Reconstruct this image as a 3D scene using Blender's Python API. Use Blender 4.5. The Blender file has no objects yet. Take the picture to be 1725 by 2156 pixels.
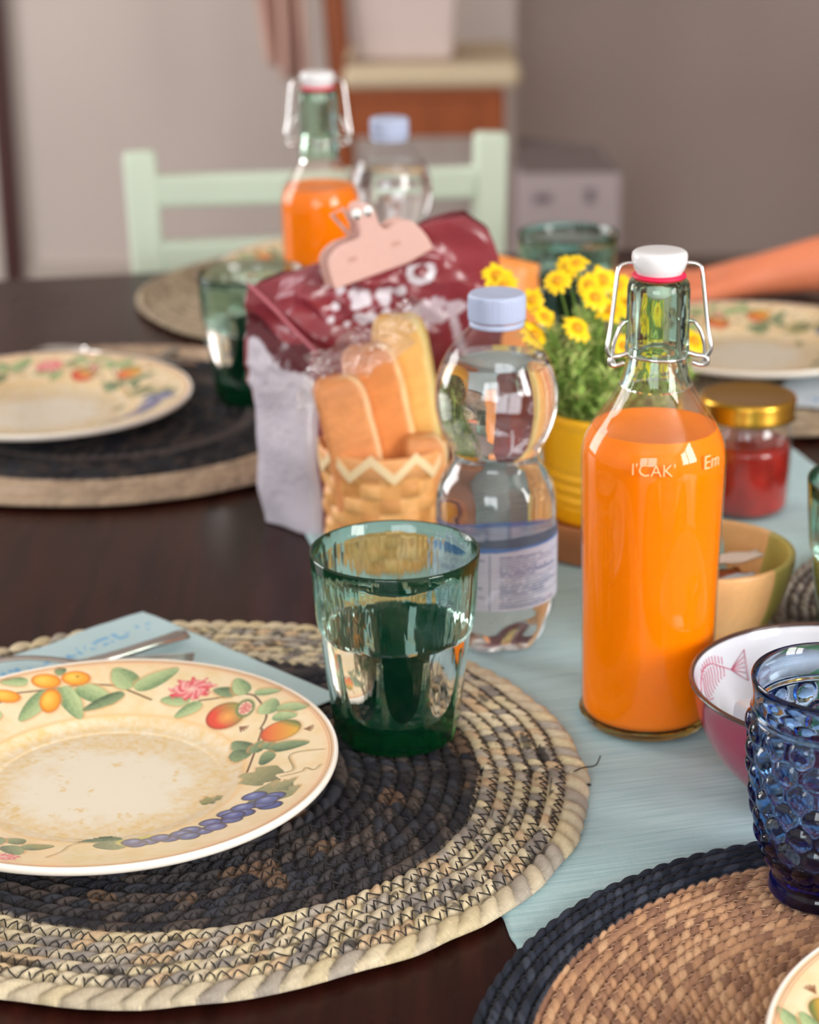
import bpy, math, random
import numpy as np
from mathutils import Vector, Matrix
random.seed(4); rng = np.random.default_rng(7)
PI = math.pi
sc = bpy.context.scene
col = sc.collection
# ------------------------------------------------------------------ camera
cd = bpy.data.cameras.new('camera'); cam = bpy.data.objects.new('camera', cd); col.objects.link(cam)
cd.sensor_width = 36.0; cd.sensor_fit = 'HORIZONTAL'; cd.lens = 4400/1725*36
cam.location = (0, 0, .457)
cam.rotation_euler = (Matrix.Rotation(math.radians(90-19.75), 4, 'X') @ Matrix.Rotation(math.radians(-.6), 4, 'Z')).to_euler()
cd.clip_start = .02
cd.dof.use_dof = True; cd.dof.focus_distance = .89; cd.dof.aperture_fstop = 10.5
sc.camera = cam
sc.view_settings.view_transform = 'Standard'; sc.view_settings.look = 'None'
sc.view_settings.gamma = 1; sc.view_settings.exposure = 0.0
try: sc.view_settings.use_curve_mapping = False
except Exception: pass
cy = sc.cycles
cy.max_bounces = 14; cy.transmission_bounces = 14; cy.transparent_max_bounces = 24; cy.glossy_bounces = 6; cy.diffuse_bounces = 4
cy.sample_clamp_indirect = 8; cy.blur_glossy = .6; cy.use_denoising = True
# ------------------------------------------------------------------ light
w = bpy.data.worlds.new('world'); sc.world = w; w.use_nodes = True
w.node_tree.nodes['Background'].inputs[0].default_value = (.75, .83, 1, 1)
w.node_tree.nodes['Background'].inputs[1].default_value = .4
def area(name, loc, target, sx, sy, power, colr):
    l = bpy.data.lights.new(name, 'AREA'); l.shape = 'RECTANGLE'; l.size = sx; l.size_y = sy; l.energy = power; l.color = colr
    o = bpy.data.objects.new(name, l); col.objects.link(o); o.location = loc
    o.rotation_euler = (Vector(target)-Vector(loc)).to_track_quat('-Z', 'Y').to_euler()
    return o
area('daylight_side', (2.17, -.75, .95), (1.0, -.75, .95), 1.5, 1.35, 112, (1, .97, .93))
area('daylight_rear', (-.75, -2.17, .95), (-.75, 0, .95), 1.6, 1.3, 52, (.92, .97, 1))
area('fill_left', (-2.55, 2.6, .75), (0, 2.6, .6), 1.4, 1.5, 66, (1, .97, .95))  # added fill lamp at the left, brightens the back wall
# ------------------------------------------------------------------ helpers
def S(r, g, b):
    f = lambda v: (v/255/12.92) if v/255 <= .04045 else ((v/255+.055)/1.055)**2.4
    return (f(r), f(g), f(b), 1)
def S3(*a): return np.array(S(*a)[:3])
MC = {}
def mat(name, base, rough=.5, metal=0, bump=0, bscale=200, var=0, vscale=30, attr=False, coat=0, stretch=None, spec=.5, sss=0, sub=(.01, .004, .002), uv=False, sheen=0, emis=0):
    if name in MC: return MC[name]
    m = bpy.data.materials.new(name); m.use_nodes = True; nt = m.node_tree; N = nt.nodes; L = nt.links
    b = N['Principled BSDF']; b.inputs['Roughness'].default_value = rough; b.inputs['Metallic'].default_value = metal
    b.inputs['Specular IOR Level'].default_value = spec
    b.inputs['Coat Weight'].default_value = coat; b.inputs['Coat Roughness'].default_value = .06
    if sheen: b.inputs['Sheen Weight'].default_value = sheen
    if sss:
        b.inputs['Subsurface Weight'].default_value = sss; b.inputs['Subsurface Radius'].default_value = (1, .4, .15); b.inputs['Subsurface Scale'].default_value = sub[0]
    tc = N.new('ShaderNodeTexCoord'); mp = N.new('ShaderNodeMapping'); L.new(tc.outputs['UV' if uv else 'Object'], mp.inputs[0])
    if stretch: mp.inputs['Scale'].default_value = stretch
    cout = None
    if attr:
        a = N.new('ShaderNodeAttribute'); a.attribute_name = 'Col'; cout = a.outputs['Color']
    else:
        r = N.new('ShaderNodeRGB'); r.outputs[0].default_value = base; cout = r.outputs[0]
    if var:
        n = N.new('ShaderNodeTexNoise'); n.inputs['Scale'].default_value = vscale; n.inputs['Detail'].default_value = 6; L.new(mp.outputs[0], n.inputs['Vector'])
        mr = N.new('ShaderNodeMapRange'); mr.inputs[1].default_value = .3; mr.inputs[2].default_value = .7; mr.inputs[3].default_value = 1-var; mr.inputs[4].default_value = 1+var
        L.new(n.outputs[0], mr.inputs[0])
        mx = N.new('ShaderNodeVectorMath'); mx.operation = 'SCALE'; L.new(cout, mx.inputs[0]); L.new(mr.outputs[0], mx.inputs['Scale']); cout = mx.outputs[0]
    L.new(cout, b.inputs['Base Color'])
    if bump:
        n = N.new('ShaderNodeTexNoise'); n.inputs['Scale'].default_value = bscale; n.inputs['Detail'].default_value = 4; L.new(mp.outputs[0], n.inputs['Vector'])
        bp = N.new('ShaderNodeBump'); bp.inputs['Strength'].default_value = min(bump, 1); bp.inputs['Distance'].default_value = .001*max(1, bump); L.new(n.outputs[0], bp.inputs['Height']); L.new(bp.outputs[0], b.inputs['Normal'])
    MC[name] = m; return m
def glass(name, colr=(1, 1, 1, 1), ior=1.5, rough=0.0, bump=0, bscale=100, stretch=None):
    if name in MC: return MC[name]
    m = bpy.data.materials.new(name); m.use_nodes = True; nt = m.node_tree; N = nt.nodes; L = nt.links
    N.remove(N['Principled BSDF']); g = N.new('ShaderNodeBsdfGlass'); g.inputs['Color'].default_value = colr; g.inputs['IOR'].default_value = ior; g.inputs['Roughness'].default_value = rough
    if bump:
        tc = N.new('ShaderNodeTexCoord'); mp = N.new('ShaderNodeMapping'); L.new(tc.outputs['Object'], mp.inputs[0])
        if stretch: mp.inputs['Scale'].default_value = stretch
        n = N.new('ShaderNodeTexNoise'); n.inputs['Scale'].default_value = bscale; L.new(mp.outputs[0], n.inputs['Vector'])
        bp = N.new('ShaderNodeBump'); bp.inputs['Strength'].default_value = bump; bp.inputs['Distance'].default_value = .001; L.new(n.outputs[0], bp.inputs['Height']); L.new(bp.outputs[0], g.inputs['Normal'])
    L.new(g.outputs[0], N['Material Output'].inputs[0]); MC[name] = m; return m
def absorb(name, colr, density, ior=1.5, bump=0, bscale=100, stretch=None, glow_mix=None):
    m = glass(name, (1, 1, 1, 1), ior, 0, bump, bscale, stretch); nt = m.node_tree; v = nt.nodes.new('ShaderNodeVolumeAbsorption'); v.inputs[0].default_value = (*colr, 1); v.inputs[1].default_value = density
    nt.links.new(v.outputs[0], nt.nodes['Material Output'].inputs['Volume'])
    if glow_mix:  # diffuse share imitating light caught inside the glass
        d = nt.nodes.new('ShaderNodeBsdfDiffuse'); d.inputs[0].default_value = glow_mix[1]; x = nt.nodes.new('ShaderNodeMixShader'); x.inputs[0].default_value = glow_mix[0]
        g = [q for q in nt.nodes if q.type == 'BSDF_GLASS'][0]; nt.links.new(g.outputs[0], x.inputs[1]); nt.links.new(d.outputs[0], x.inputs[2]); nt.links.new(x.outputs[0], nt.nodes['Material Output'].inputs[0])
    return m
def thin(name, colr=(1, 1, 1, 1), gloss=1.0, rough=.02, bump=0, bscale=60, milky=0):
    if name in MC: return MC[name]
    m = bpy.data.materials.new(name); m.use_nodes = True; nt = m.node_tree; N = nt.nodes; L = nt.links
    N.remove(N['Principled BSDF']); t = N.new('ShaderNodeBsdfTransparent'); t.inputs[0].default_value = colr
    g = N.new('ShaderNodeBsdfGlossy'); g.inputs['Roughness'].default_value = rough
    fr = N.new('ShaderNodeLayerWeight'); fr.inputs[0].default_value = .5; pw = N.new('ShaderNodeMath'); pw.operation = 'POWER'; pw.inputs[1].default_value = 5; L.new(fr.outputs['Facing'], pw.inputs[0]); ma = N.new('ShaderNodeMath'); ma.operation = 'MULTIPLY_ADD'; ma.inputs[1].default_value = .6; ma.inputs[2].default_value = .05; L.new(pw.outputs[0], ma.inputs[0])
    mu = N.new('ShaderNodeMath'); mu.operation = 'MULTIPLY'; mu.inputs[1].default_value = gloss; mu.use_clamp = True; L.new(ma.outputs[0], mu.inputs[0])
    if bump:
        tc = N.new('ShaderNodeTexCoord'); n = N.new('ShaderNodeTexNoise'); n.inputs['Scale'].default_value = bscale; L.new(tc.outputs['Object'], n.inputs['Vector'])
        bp = N.new('ShaderNodeBump'); bp.inputs['Strength'].default_value = bump; bp.inputs['Distance'].default_value = .002; L.new(n.outputs[0], bp.inputs['Height']); L.new(bp.outputs[0], g.inputs['Normal']); L.new(bp.outputs[0], fr.inputs['Normal'])
    mx = N.new('ShaderNodeMixShader'); L.new(mu.outputs[0], mx.inputs[0]); L.new(t.outputs[0], mx.inputs[1]); L.new(g.outputs[0], mx.inputs[2])
    out = mx.outputs[0]
    if milky:
        d = N.new('ShaderNodeBsdfDiffuse'); d.inputs[0].default_value = (.8, .8, .82, 1); m2 = N.new('ShaderNodeMixShader'); m2.inputs[0].default_value = milky
        L.new(out, m2.inputs[1]); L.new(d.outputs[0], m2.inputs[2]); out = m2.outputs[0]
    L.new(out, N['Material Output'].inputs[0]); MC[name] = m; return m

def empty(name, loc=(0, 0, 0), rz=0):
    o = bpy.data.objects.new(name, None); col.objects.link(o); o.location = loc; o.rotation_euler = (0, 0, rz); o.empty_display_size = .01; return o
def tag(o, label, cat, group=None, kind=None):
    o['label'] = label; o['category'] = cat
    if group: o['group'] = group
    if kind: o['kind'] = kind
    return o
def mesh(name, verts, faces, m=None, parent=None, smooth=True, colr=None, uv=None, midx=None, loc=None):
    me = bpy.data.meshes.new(name)
    V = np.asarray(verts, dtype=np.float32).reshape(-1, 3)
    if isinstance(faces, np.ndarray):
        nf, k = faces.shape
        me.vertices.add(len(V)); me.vertices.foreach_set('co', V.ravel())
        me.loops.add(nf*k); me.loops.foreach_set('vertex_index', faces.astype(np.int32).ravel())
        me.polygons.add(nf); me.polygons.foreach_set('loop_start', np.arange(0, nf*k, k, dtype=np.int32)); me.polygons.foreach_set('loop_total', np.full(nf, k, dtype=np.int32))
        me.update(calc_edges=True)
    else:
        me.from_pydata([tuple(v) for v in V.tolist()], [], [tuple(f) for f in faces])
    me.validate()
    ms = m if isinstance(m, (list, tuple)) else ([m] if m else [])
    for x in ms: me.materials.append(x)
    if smooth: me.polygons.foreach_set('use_smooth', np.ones(len(me.polygons), dtype=bool))
    if midx is not None: me.polygons.foreach_set('material_index', np.asarray(midx, dtype=np.int32))
    if colr is not None:
        ca = me.color_attributes.new('Col', 'FLOAT_COLOR', 'POINT'); c4 = np.ones((len(V), 4), dtype=np.float32); c4[:, :3] = np.clip(colr, 0, 1); ca.data.foreach_set('color', c4.ravel())
    if uv is not None:
        ul = me.uv_layers.new(name='UVMap'); li = np.empty(len(me.loops), dtype=np.int32); me.loops.foreach_get('vertex_index', li)
        ul.data.foreach_set('uv', np.asarray(uv, dtype=np.float32)[li].ravel())
    me.update()
    o = bpy.data.objects.new(name, me); col.objects.link(o)
    if parent: o.parent = parent
    if loc: o.location = loc
    return o
def gridf(nr, nc, wrap=False):
    i, j = np.meshgrid(np.arange(nr-1), np.arange(nc if wrap else nc-1), indexing='ij'); j2 = (j+1) % nc
    return np.stack([i*nc+j, i*nc+j2, (i+1)*nc+j2, (i+1)*nc+j], -1).reshape(-1, 4)
def lathe(prof, n=64, mod=None, cap0=False, cap1=False):
    """rings of a turned profile [(r,z)], optional mod(r,z,theta)->r"""
    P = np.array(prof, float); th = np.arange(n)/n*2*PI
    r = np.repeat(P[:, 0:1], n, 1); z = np.repeat(P[:, 1:2], n, 1); T = np.repeat(th[None], len(P), 0)
    if mod: r = mod(r, z, T)
    V = np.stack([r*np.cos(T), r*np.sin(T), z], -1).reshape(-1, 3); F = gridf(len(P), n, True)
    F = F[:, ::1]
    F = F.tolist()
    if cap0: V = np.vstack([V, [[0, 0, P[0, 1]]]]); k = len(V)-1; F += [[k, (j+1) % n, j] for j in range(n)]
    if cap1: V = np.vstack([V, [[0, 0, P[-1, 1]]]]); k = len(V)-1; o = (len(P)-1)*n; F += [[k, o+j, o+(j+1) % n] for j in range(n)]
    return V, F
def smooth_prof(pts, k=4):
    """Catmull-Rom through profile points"""
    P = np.array(pts, float); out = []
    for i in range(len(P)-1):
        a, b, c, d = P[max(i-1, 0)], P[i], P[i+1], P[min(i+2, len(P)-1)]
        for t in np.arange(k)/k: out.append(.5*((2*b)+(-a+c)*t+(2*a-5*b+4*c-d)*t*t+(-a+3*b-3*c+d)*t**3))
    out.append(P[-1]); return [tuple(p) for p in out]
def tube(pts, r=.001, n=8, closed=False, taper=None):
    P = [Vector(p) for p in pts]; m = len(P); V = []; F = []; up = None
    for i in range(m):
        a = P[(i-1) % m] if (closed or i) else P[0]; b = P[(i+1) % m] if (closed or i < m-1) else P[-1]
        t = (b-a); t = t.normalized() if t.length > 1e-9 else Vector((0, 0, 1))
        if up is None: up = t.orthogonal().normalized()
        up = (up-t*up.dot(t)); up = up.normalized() if up.length > 1e-6 else t.orthogonal().normalized()
        s = t.cross(up); rr = taper[i] if taper else r
        for k in range(n):
            a_ = 2*PI*k/n; V.append(P[i]+(up*math.cos(a_)+s*math.sin(a_))*rr)
    for i in range(m if closed else m-1):
        for k in range(n):
            F.append((i*n+k, i*n+(k+1) % n, ((i+1) % m)*n+(k+1) % n, ((i+1) % m)*n+k))
    if not closed: F += [tuple(range(n))[::-1], tuple(range((m-1)*n, m*n))]
    return [tuple(v) for v in V], F
def join(parts):
    V = []; F = []
    for v, f in parts:
        o = len(V); V += [tuple(x) for x in v]; F += [tuple(i+o for i in q) for q in f]
    return V, F
def box(x0, x1, y0, y1, z0, z1):
    return [(x0, y0, z0), (x1, y0, z0), (x1, y1, z0), (x0, y1, z0), (x0, y0, z1), (x1, y0, z1), (x1, y1, z1), (x0, y1, z1)], [(0, 3, 2, 1), (4, 5, 6, 7), (0, 1, 5, 4), (1, 2, 6, 5), (2, 3, 7, 6), (3, 0, 4, 7)]
def bar(a, b, w, d=None):
    """square bar from a to b"""
    a = Vector(a); b = Vector(b); t = (b-a).normalized(); d = d or w
    s = t.cross(Vector((0, 1, 0))); s = s.normalized() if s.length > .1 else Vector((1, 0, 0)); u = t.cross(s).normalized(); V = []
    for p in (a, b):
        for (i, j) in ((-1, -1), (1, -1), (1, 1), (-1, 1)): V.append(tuple(p+s*i*w/2+u*j*d/2))
    return V, [(0, 1, 2, 3), (7, 6, 5, 4), (0, 4, 5, 1), (1, 5, 6, 2), (2, 6, 7, 3), (3, 7, 4, 0)]
def prism(outline, z0, z1):
    n = len(outline); V = [(x, y, z0) for x, y in outline]+[(x, y, z1) for x, y in outline]
    return V, [tuple(range(n))[::-1], tuple(range(n, 2*n))]+[(i, (i+1) % n, n+(i+1) % n, n+i) for i in range(n)]
def bev(o, wd=.003, seg=3):
    b = o.modifiers.new('bevel', 'BEVEL'); b.width = wd; b.segments = seg; b.limit_method = 'ANGLE'; return o
def spline(pts, k=8, closed=False):
    P = [np.array(p, float) for p in pts]; n = len(P); out = []
    for i in range(n if closed else n-1):
        g = lambda q: P[q % n] if closed else P[min(max(q, 0), n-1)]
        a, b, c, d = g(i-1), g(i), g(i+1), g(i+2)
        for t in np.arange(k)/k: out.append(.5*((2*b)+(-a+c)*t+(2*a-5*b+4*c-d)*t*t+(-a+3*b-3*c+d)*t**3))
    if not closed: out.append(P[-1])
    return [tuple(p) for p in out]
def vnoise(x, y, s=1.0, seed=0):
    """smooth value noise, arrays in, -1..1"""
    r = np.random.default_rng(seed).random((64, 64))*2-1
    x = np.asarray(x)*s+1000; y = np.asarray(y)*s+1000; xi = np.floor(x).astype(int); yi = np.floor(y).astype(int); fx = x-xi; fy = y-yi
    fx = fx*fx*(3-2*fx); fy = fy*fy*(3-2*fy); g = lambda a, b: r[a % 64, b % 64]
    return (g(xi, yi)*(1-fx)+g(xi+1, yi)*fx)*(1-fy)+(g(xi, yi+1)*(1-fx)+g(xi+1, yi+1)*fx)*fy
def copy_tree(o, parent=None):
    c = o.copy(); col.objects.link(c); c.parent = parent
    for ch in list(o.children): copy_tree(ch, c)
    return c
def text_mesh(s, size, extrude, font_off=0):
    cu = bpy.data.curves.new('t', 'FONT'); cu.body = s; cu.size = size; cu.extrude = extrude; cu.offset = font_off
    o = bpy.data.objects.new('t', cu); col.objects.link(o); bpy.context.view_layer.update()
    me = bpy.data.meshes.new_from_object(o.evaluated_get(bpy.context.evaluated_depsgraph_get()))
    V = np.array([v.co[:] for v in me.vertices]); F = [tuple(p.vertices) for p in me.polygons]
    bpy.data.objects.remove(o); bpy.data.curves.remove(cu); bpy.data.meshes.remove(me); return V, F

# ------------------------------------------------------------------ setting
wall_m = mat('warm_white_plaster', S(212, 202, 196), .9, var=.03, vscale=2)
alc_m = mat('taupe_plaster', S(200, 186, 180), .9, var=.04, vscale=2)
dark_m = mat('dark_door_wood', S(70, 34, 32), .5, var=.1, vscale=6)
floor_m = mat('floor_tile', S(120, 104, 92), .35, var=.08, vscale=4)
ceil_m = mat('ceiling_paint', S(226, 220, 214), .95)
def struct(name, vf, m, parent=None):
    o = mesh(name, vf[0], vf[1], m, parent, smooth=False)
    if not parent: o['kind'] = 'structure'
    return o
FZ = -.75; CZ = 1.85
struct('floor', box(-2.7, 2.5, -2.4, 5.5, FZ-.1, FZ), floor_m)
struct('ceiling', box(-2.7, 2.5, -2.4, 5.5, CZ, CZ+.1), ceil_m)
struct('wall_back', box(-2.7, .256, 4.9, 5.05, FZ, CZ), wall_m)
struct('wall_alcove', box(.256, 2.3, 5.3, 5.45, FZ, CZ), alc_m)
struct('wall_alcove_return', box(.226, .256, 5.05, 5.45, FZ, CZ), wall_m)
def wall_win_x(name, x0, x1, wy0, wy1, wz0, wz1, y0, y1, m):
    struct(name, join([box(x0, x1, y0, wy0, FZ, CZ), box(x0, x1, wy1, y1, FZ, CZ), box(x0, x1, wy0, wy1, FZ, wz0), box(x0, x1, wy0, wy1, wz1, CZ)]), m)
wall_win_x('wall_right', 2.2, 2.3, -1.5, 0, .27, 1.63, -2.3, 5.45, alc_m)
wall_win_x('wall_left', -2.7, -2.6, 1.9, 3.3, 0, 1.5, -2.3, 4.9, wall_m)
struct('wall_front', join([box(-2.7, -1.55, -2.3, -2.2, FZ, CZ), box(.05, 2.3, -2.3, -2.2, FZ, CZ), box(-1.55, .05, -2.3, -2.2, FZ, .3), box(-1.55, .05, -2.3, -2.2, 1.6, CZ)]), wall_m)
white_m = mat('white_window_paint', S(225, 225, 222), .4)
struct('window_1', join([bar((2.15, -1.5, .25), (2.15, -1.5, 1.65), .06), bar((2.15, 0, .25), (2.15, 0, 1.65), .06), bar((2.15, -.75, .25), (2.15, -.75, 1.65), .07), box(2.12, 2.18, -1.5, 0, .22, .28), box(2.12, 2.18, -1.5, 0, 1.62, 1.68)]), white_m)
struct('window_2', join([bar((-1.55, -2.15, .28), (-1.55, -2.15, 1.62), .06), bar((.05, -2.15, .28), (.05, -2.15, 1.62), .06), bar((-.75, -2.15, .28), (-.75, -2.15, 1.62), .07), box(-1.55, .05, -2.18, -2.12, .26, .32), box(-1.55, .05, -2.18, -2.12, 1.58, 1.64)]), white_m)
struct('window_3', join([bar((-2.55, 1.9, 0), (-2.55, 1.9, 1.5), .06), bar((-2.55, 3.3, 0), (-2.55, 3.3, 1.5), .06), box(-2.58, -2.52, 1.9, 3.3, -.03, .03), box(-2.58, -2.52, 1.9, 3.3, 1.47, 1.53)]), white_m)  # unseen frame around the added left fill lamp
# dark door frame on the back wall, at the photo's left edge, with the white door leaf left of it
struct('trim_1', box(-.955, -.915, 4.86, 4.9, FZ, CZ-.3), dark_m)
d = struct('door_1', box(-1.75, -.955, 4.87, 4.899, FZ, CZ-.34), wall_m)
struct('baseboard_back', box(-.915, .256, 4.885, 4.9, FZ, FZ+.09), mat('baseboard_paint', S(196, 186, 178), .5))

# ------------------------------------------------------------------ table
def wood_dark():
    m = bpy.data.materials.new('dark_polished_wood'); m.use_nodes = True; N = m.node_tree.nodes; L = m.node_tree.links; b = N['Principled BSDF']; b.inputs['Specular IOR Level'].default_value = .1
    tc = N.new('ShaderNodeTexCoord'); mp = N.new('ShaderNodeMapping'); mp.inputs['Scale'].default_value = (14, 1.2, 4); mp.inputs['Rotation'].default_value = (0, 0, .2); L.new(tc.outputs['Object'], mp.inputs[0])
    n = N.new('ShaderNodeTexNoise'); n.inputs['Scale'].default_value = 6; n.inputs['Detail'].default_value = 8; L.new(mp.outputs[0], n.inputs['Vector'])
    cr = N.new('ShaderNodeValToRGB'); cr.color_ramp.elements[0].color = S(32, 12, 9); cr.color_ramp.elements[1].color = S(58, 25, 19); cr.color_ramp.elements[0].position = .3; cr.color_ramp.elements[1].position = .75
    L.new(n.outputs[0], cr.inputs[0]); L.new(cr.outputs[0], b.inputs['Base Color'])
    n2 = N.new('ShaderNodeTexNoise'); n2.inputs['Scale'].default_value = 9; L.new(tc.outputs['Object'], n2.inputs['Vector'])
    mr = N.new('ShaderNodeMapRange'); mr.inputs[3].default_value = .2; mr.inputs[4].default_value = .32; L.new(n2.outputs[0], mr.inputs[0]); L.new(mr.outputs[0], b.inputs['Roughness'])
    bp = N.new('ShaderNodeBump'); bp.inputs['Strength'].default_value = .12; bp.inputs['Distance'].default_value = .0006; L.new(n.outputs[0], bp.inputs['Height']); L.new(bp.outputs[0], b.inputs['Normal'])
    return m
wd = wood_dark()
ol = spline([(-.82, 1.50), (-.74, 1.80), (-.62, 1.895), (-.385, 1.936), (-.1, 1.988), (.16, 2.035), (.235, 2.035), (.28, 1.99), (.345, 1.88), (.43, 1.70), (.50, 1.45), (.56, 1.1), (.62, .8), (.66, .5), (.62, .42), (.3, .36), (-.3, .26), (-.62, .22), (-.70, .28), (-.78, .9)], 4, closed=True)[::-1]
tb = empty('dining_table', (0, 0, FZ)); tag(tb, 'dark brown polished wooden dining table under the placemats', 'table')
bev(mesh('tabletop', *[prism(ol, -.035, 0)[0], prism(ol, -.035, 0)[1]], wd, tb, smooth=False, loc=(0, 0, -FZ)), .004, 3)
for x, y in ((-.55, .45), (.45, .55), (-.55, 1.65), (.2, 1.8)):
    mesh('leg', *box(x-.035, x+.035, y-.035, y+.035, 0, -FZ-.035), wd, tb, smooth=False)
# runner
def runner():
    ny, nx = 420, 130; y = np.linspace(.47, 1.93, ny)[:, None]; t = np.linspace(0, 1, nx)[None]
    xl = .043-.22*(y-.738)+.0006*vnoise(y*300, y*0, 1, 3); X = xl+t*.37; Y = np.repeat(y, nx, 1)+.0*t
    lift = .0022*np.exp(-((t-.0)/.03)**2)*0
    op = np.exp(-(((X-.13)/.05)**2+((Y-.83)/.06)**2)); Z = .0017+.0002*vnoise(X*40, Y*14, 1, 2)+op*(.0010+.0012*vnoise(X*22, Y*30, 1, 1))
    V = np.stack([X, Y, Z], -1).reshape(-1, 3); F = gridf(ny, nx); m = bpy.data.materials.new('aqua_woven_cloth'); m.use_nodes = True
    N = m.node_tree.nodes; L = m.node_tree.links; b = N['Principled BSDF']; b.inputs['Roughness'].default_value = .85; b.inputs['Sheen Weight'].default_value = .3
    tc = N.new('ShaderNodeTexCoord'); mp = N.new('ShaderNodeMapping'); mp.inputs['Rotation'].default_value = (0, 0, -.217); L.new(tc.outputs['Object'], mp.inputs[0])
    w1 = N.new('ShaderNodeTexWave'); w1.bands_direction = 'Y'; w1.inputs['Scale'].default_value = 420; w1.inputs['Distortion'].default_value = 1.5; w1.inputs['Detail'].default_value = 2; L.new(mp.outputs[0], w1.inputs[0])
    w2 = N.new('ShaderNodeTexWave'); w2.bands_direction = 'X'; w2.inputs['Scale'].default_value = 420; w2.inputs['Distortion'].default_value = 1.5; L.new(mp.outputs[0], w2.inputs[0])
    mp2 = N.new('ShaderNodeMapping'); mp2.inputs['Scale'].default_value = (14, 420, 1); L.new(mp.outputs[0], mp2.inputs[0])
    n = N.new('ShaderNodeTexNoise'); n.inputs['Scale'].default_value = 1.6; n.inputs['Detail'].default_value = 4; L.new(mp2.outputs[0], n.inputs['Vector'])
    cr = N.new('ShaderNodeValToRGB'); cr.color_ramp.elements[0].position = .3; cr.color_ramp.elements[0].color = S(148, 192, 202); cr.color_ramp.elements[1].position = .72; cr.color_ramp.elements[1].color = S(192, 224, 229); L.new(n.outputs[0], cr.inputs[0]); L.new(cr.outputs[0], b.inputs['Base Color'])
    ad = N.new('ShaderNodeMath'); L.new(w1.outputs[1], ad.inputs[0]); L.new(w2.outputs[1], ad.inputs[1]); a2 = N.new('ShaderNodeMath'); L.new(ad.outputs[0], a2.inputs[0]); L.new(n.outputs[0], a2.inputs[1])
    bp = N.new('ShaderNodeBump'); bp.inputs['Strength'].default_value = .5; bp.inputs['Distance'].default_value = .0003; L.new(a2.outputs[0], bp.inputs['Height']); L.new(bp.outputs[0], b.inputs['Normal'])
    o = mesh('table_runner', V, F, m); so = o.modifiers.new('thickness', 'SOLIDIFY'); so.thickness = .0012; so.offset = -1
    tag(o, 'pale aqua woven table runner lying down the middle of the dark table', 'table runner')
runner()

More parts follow.
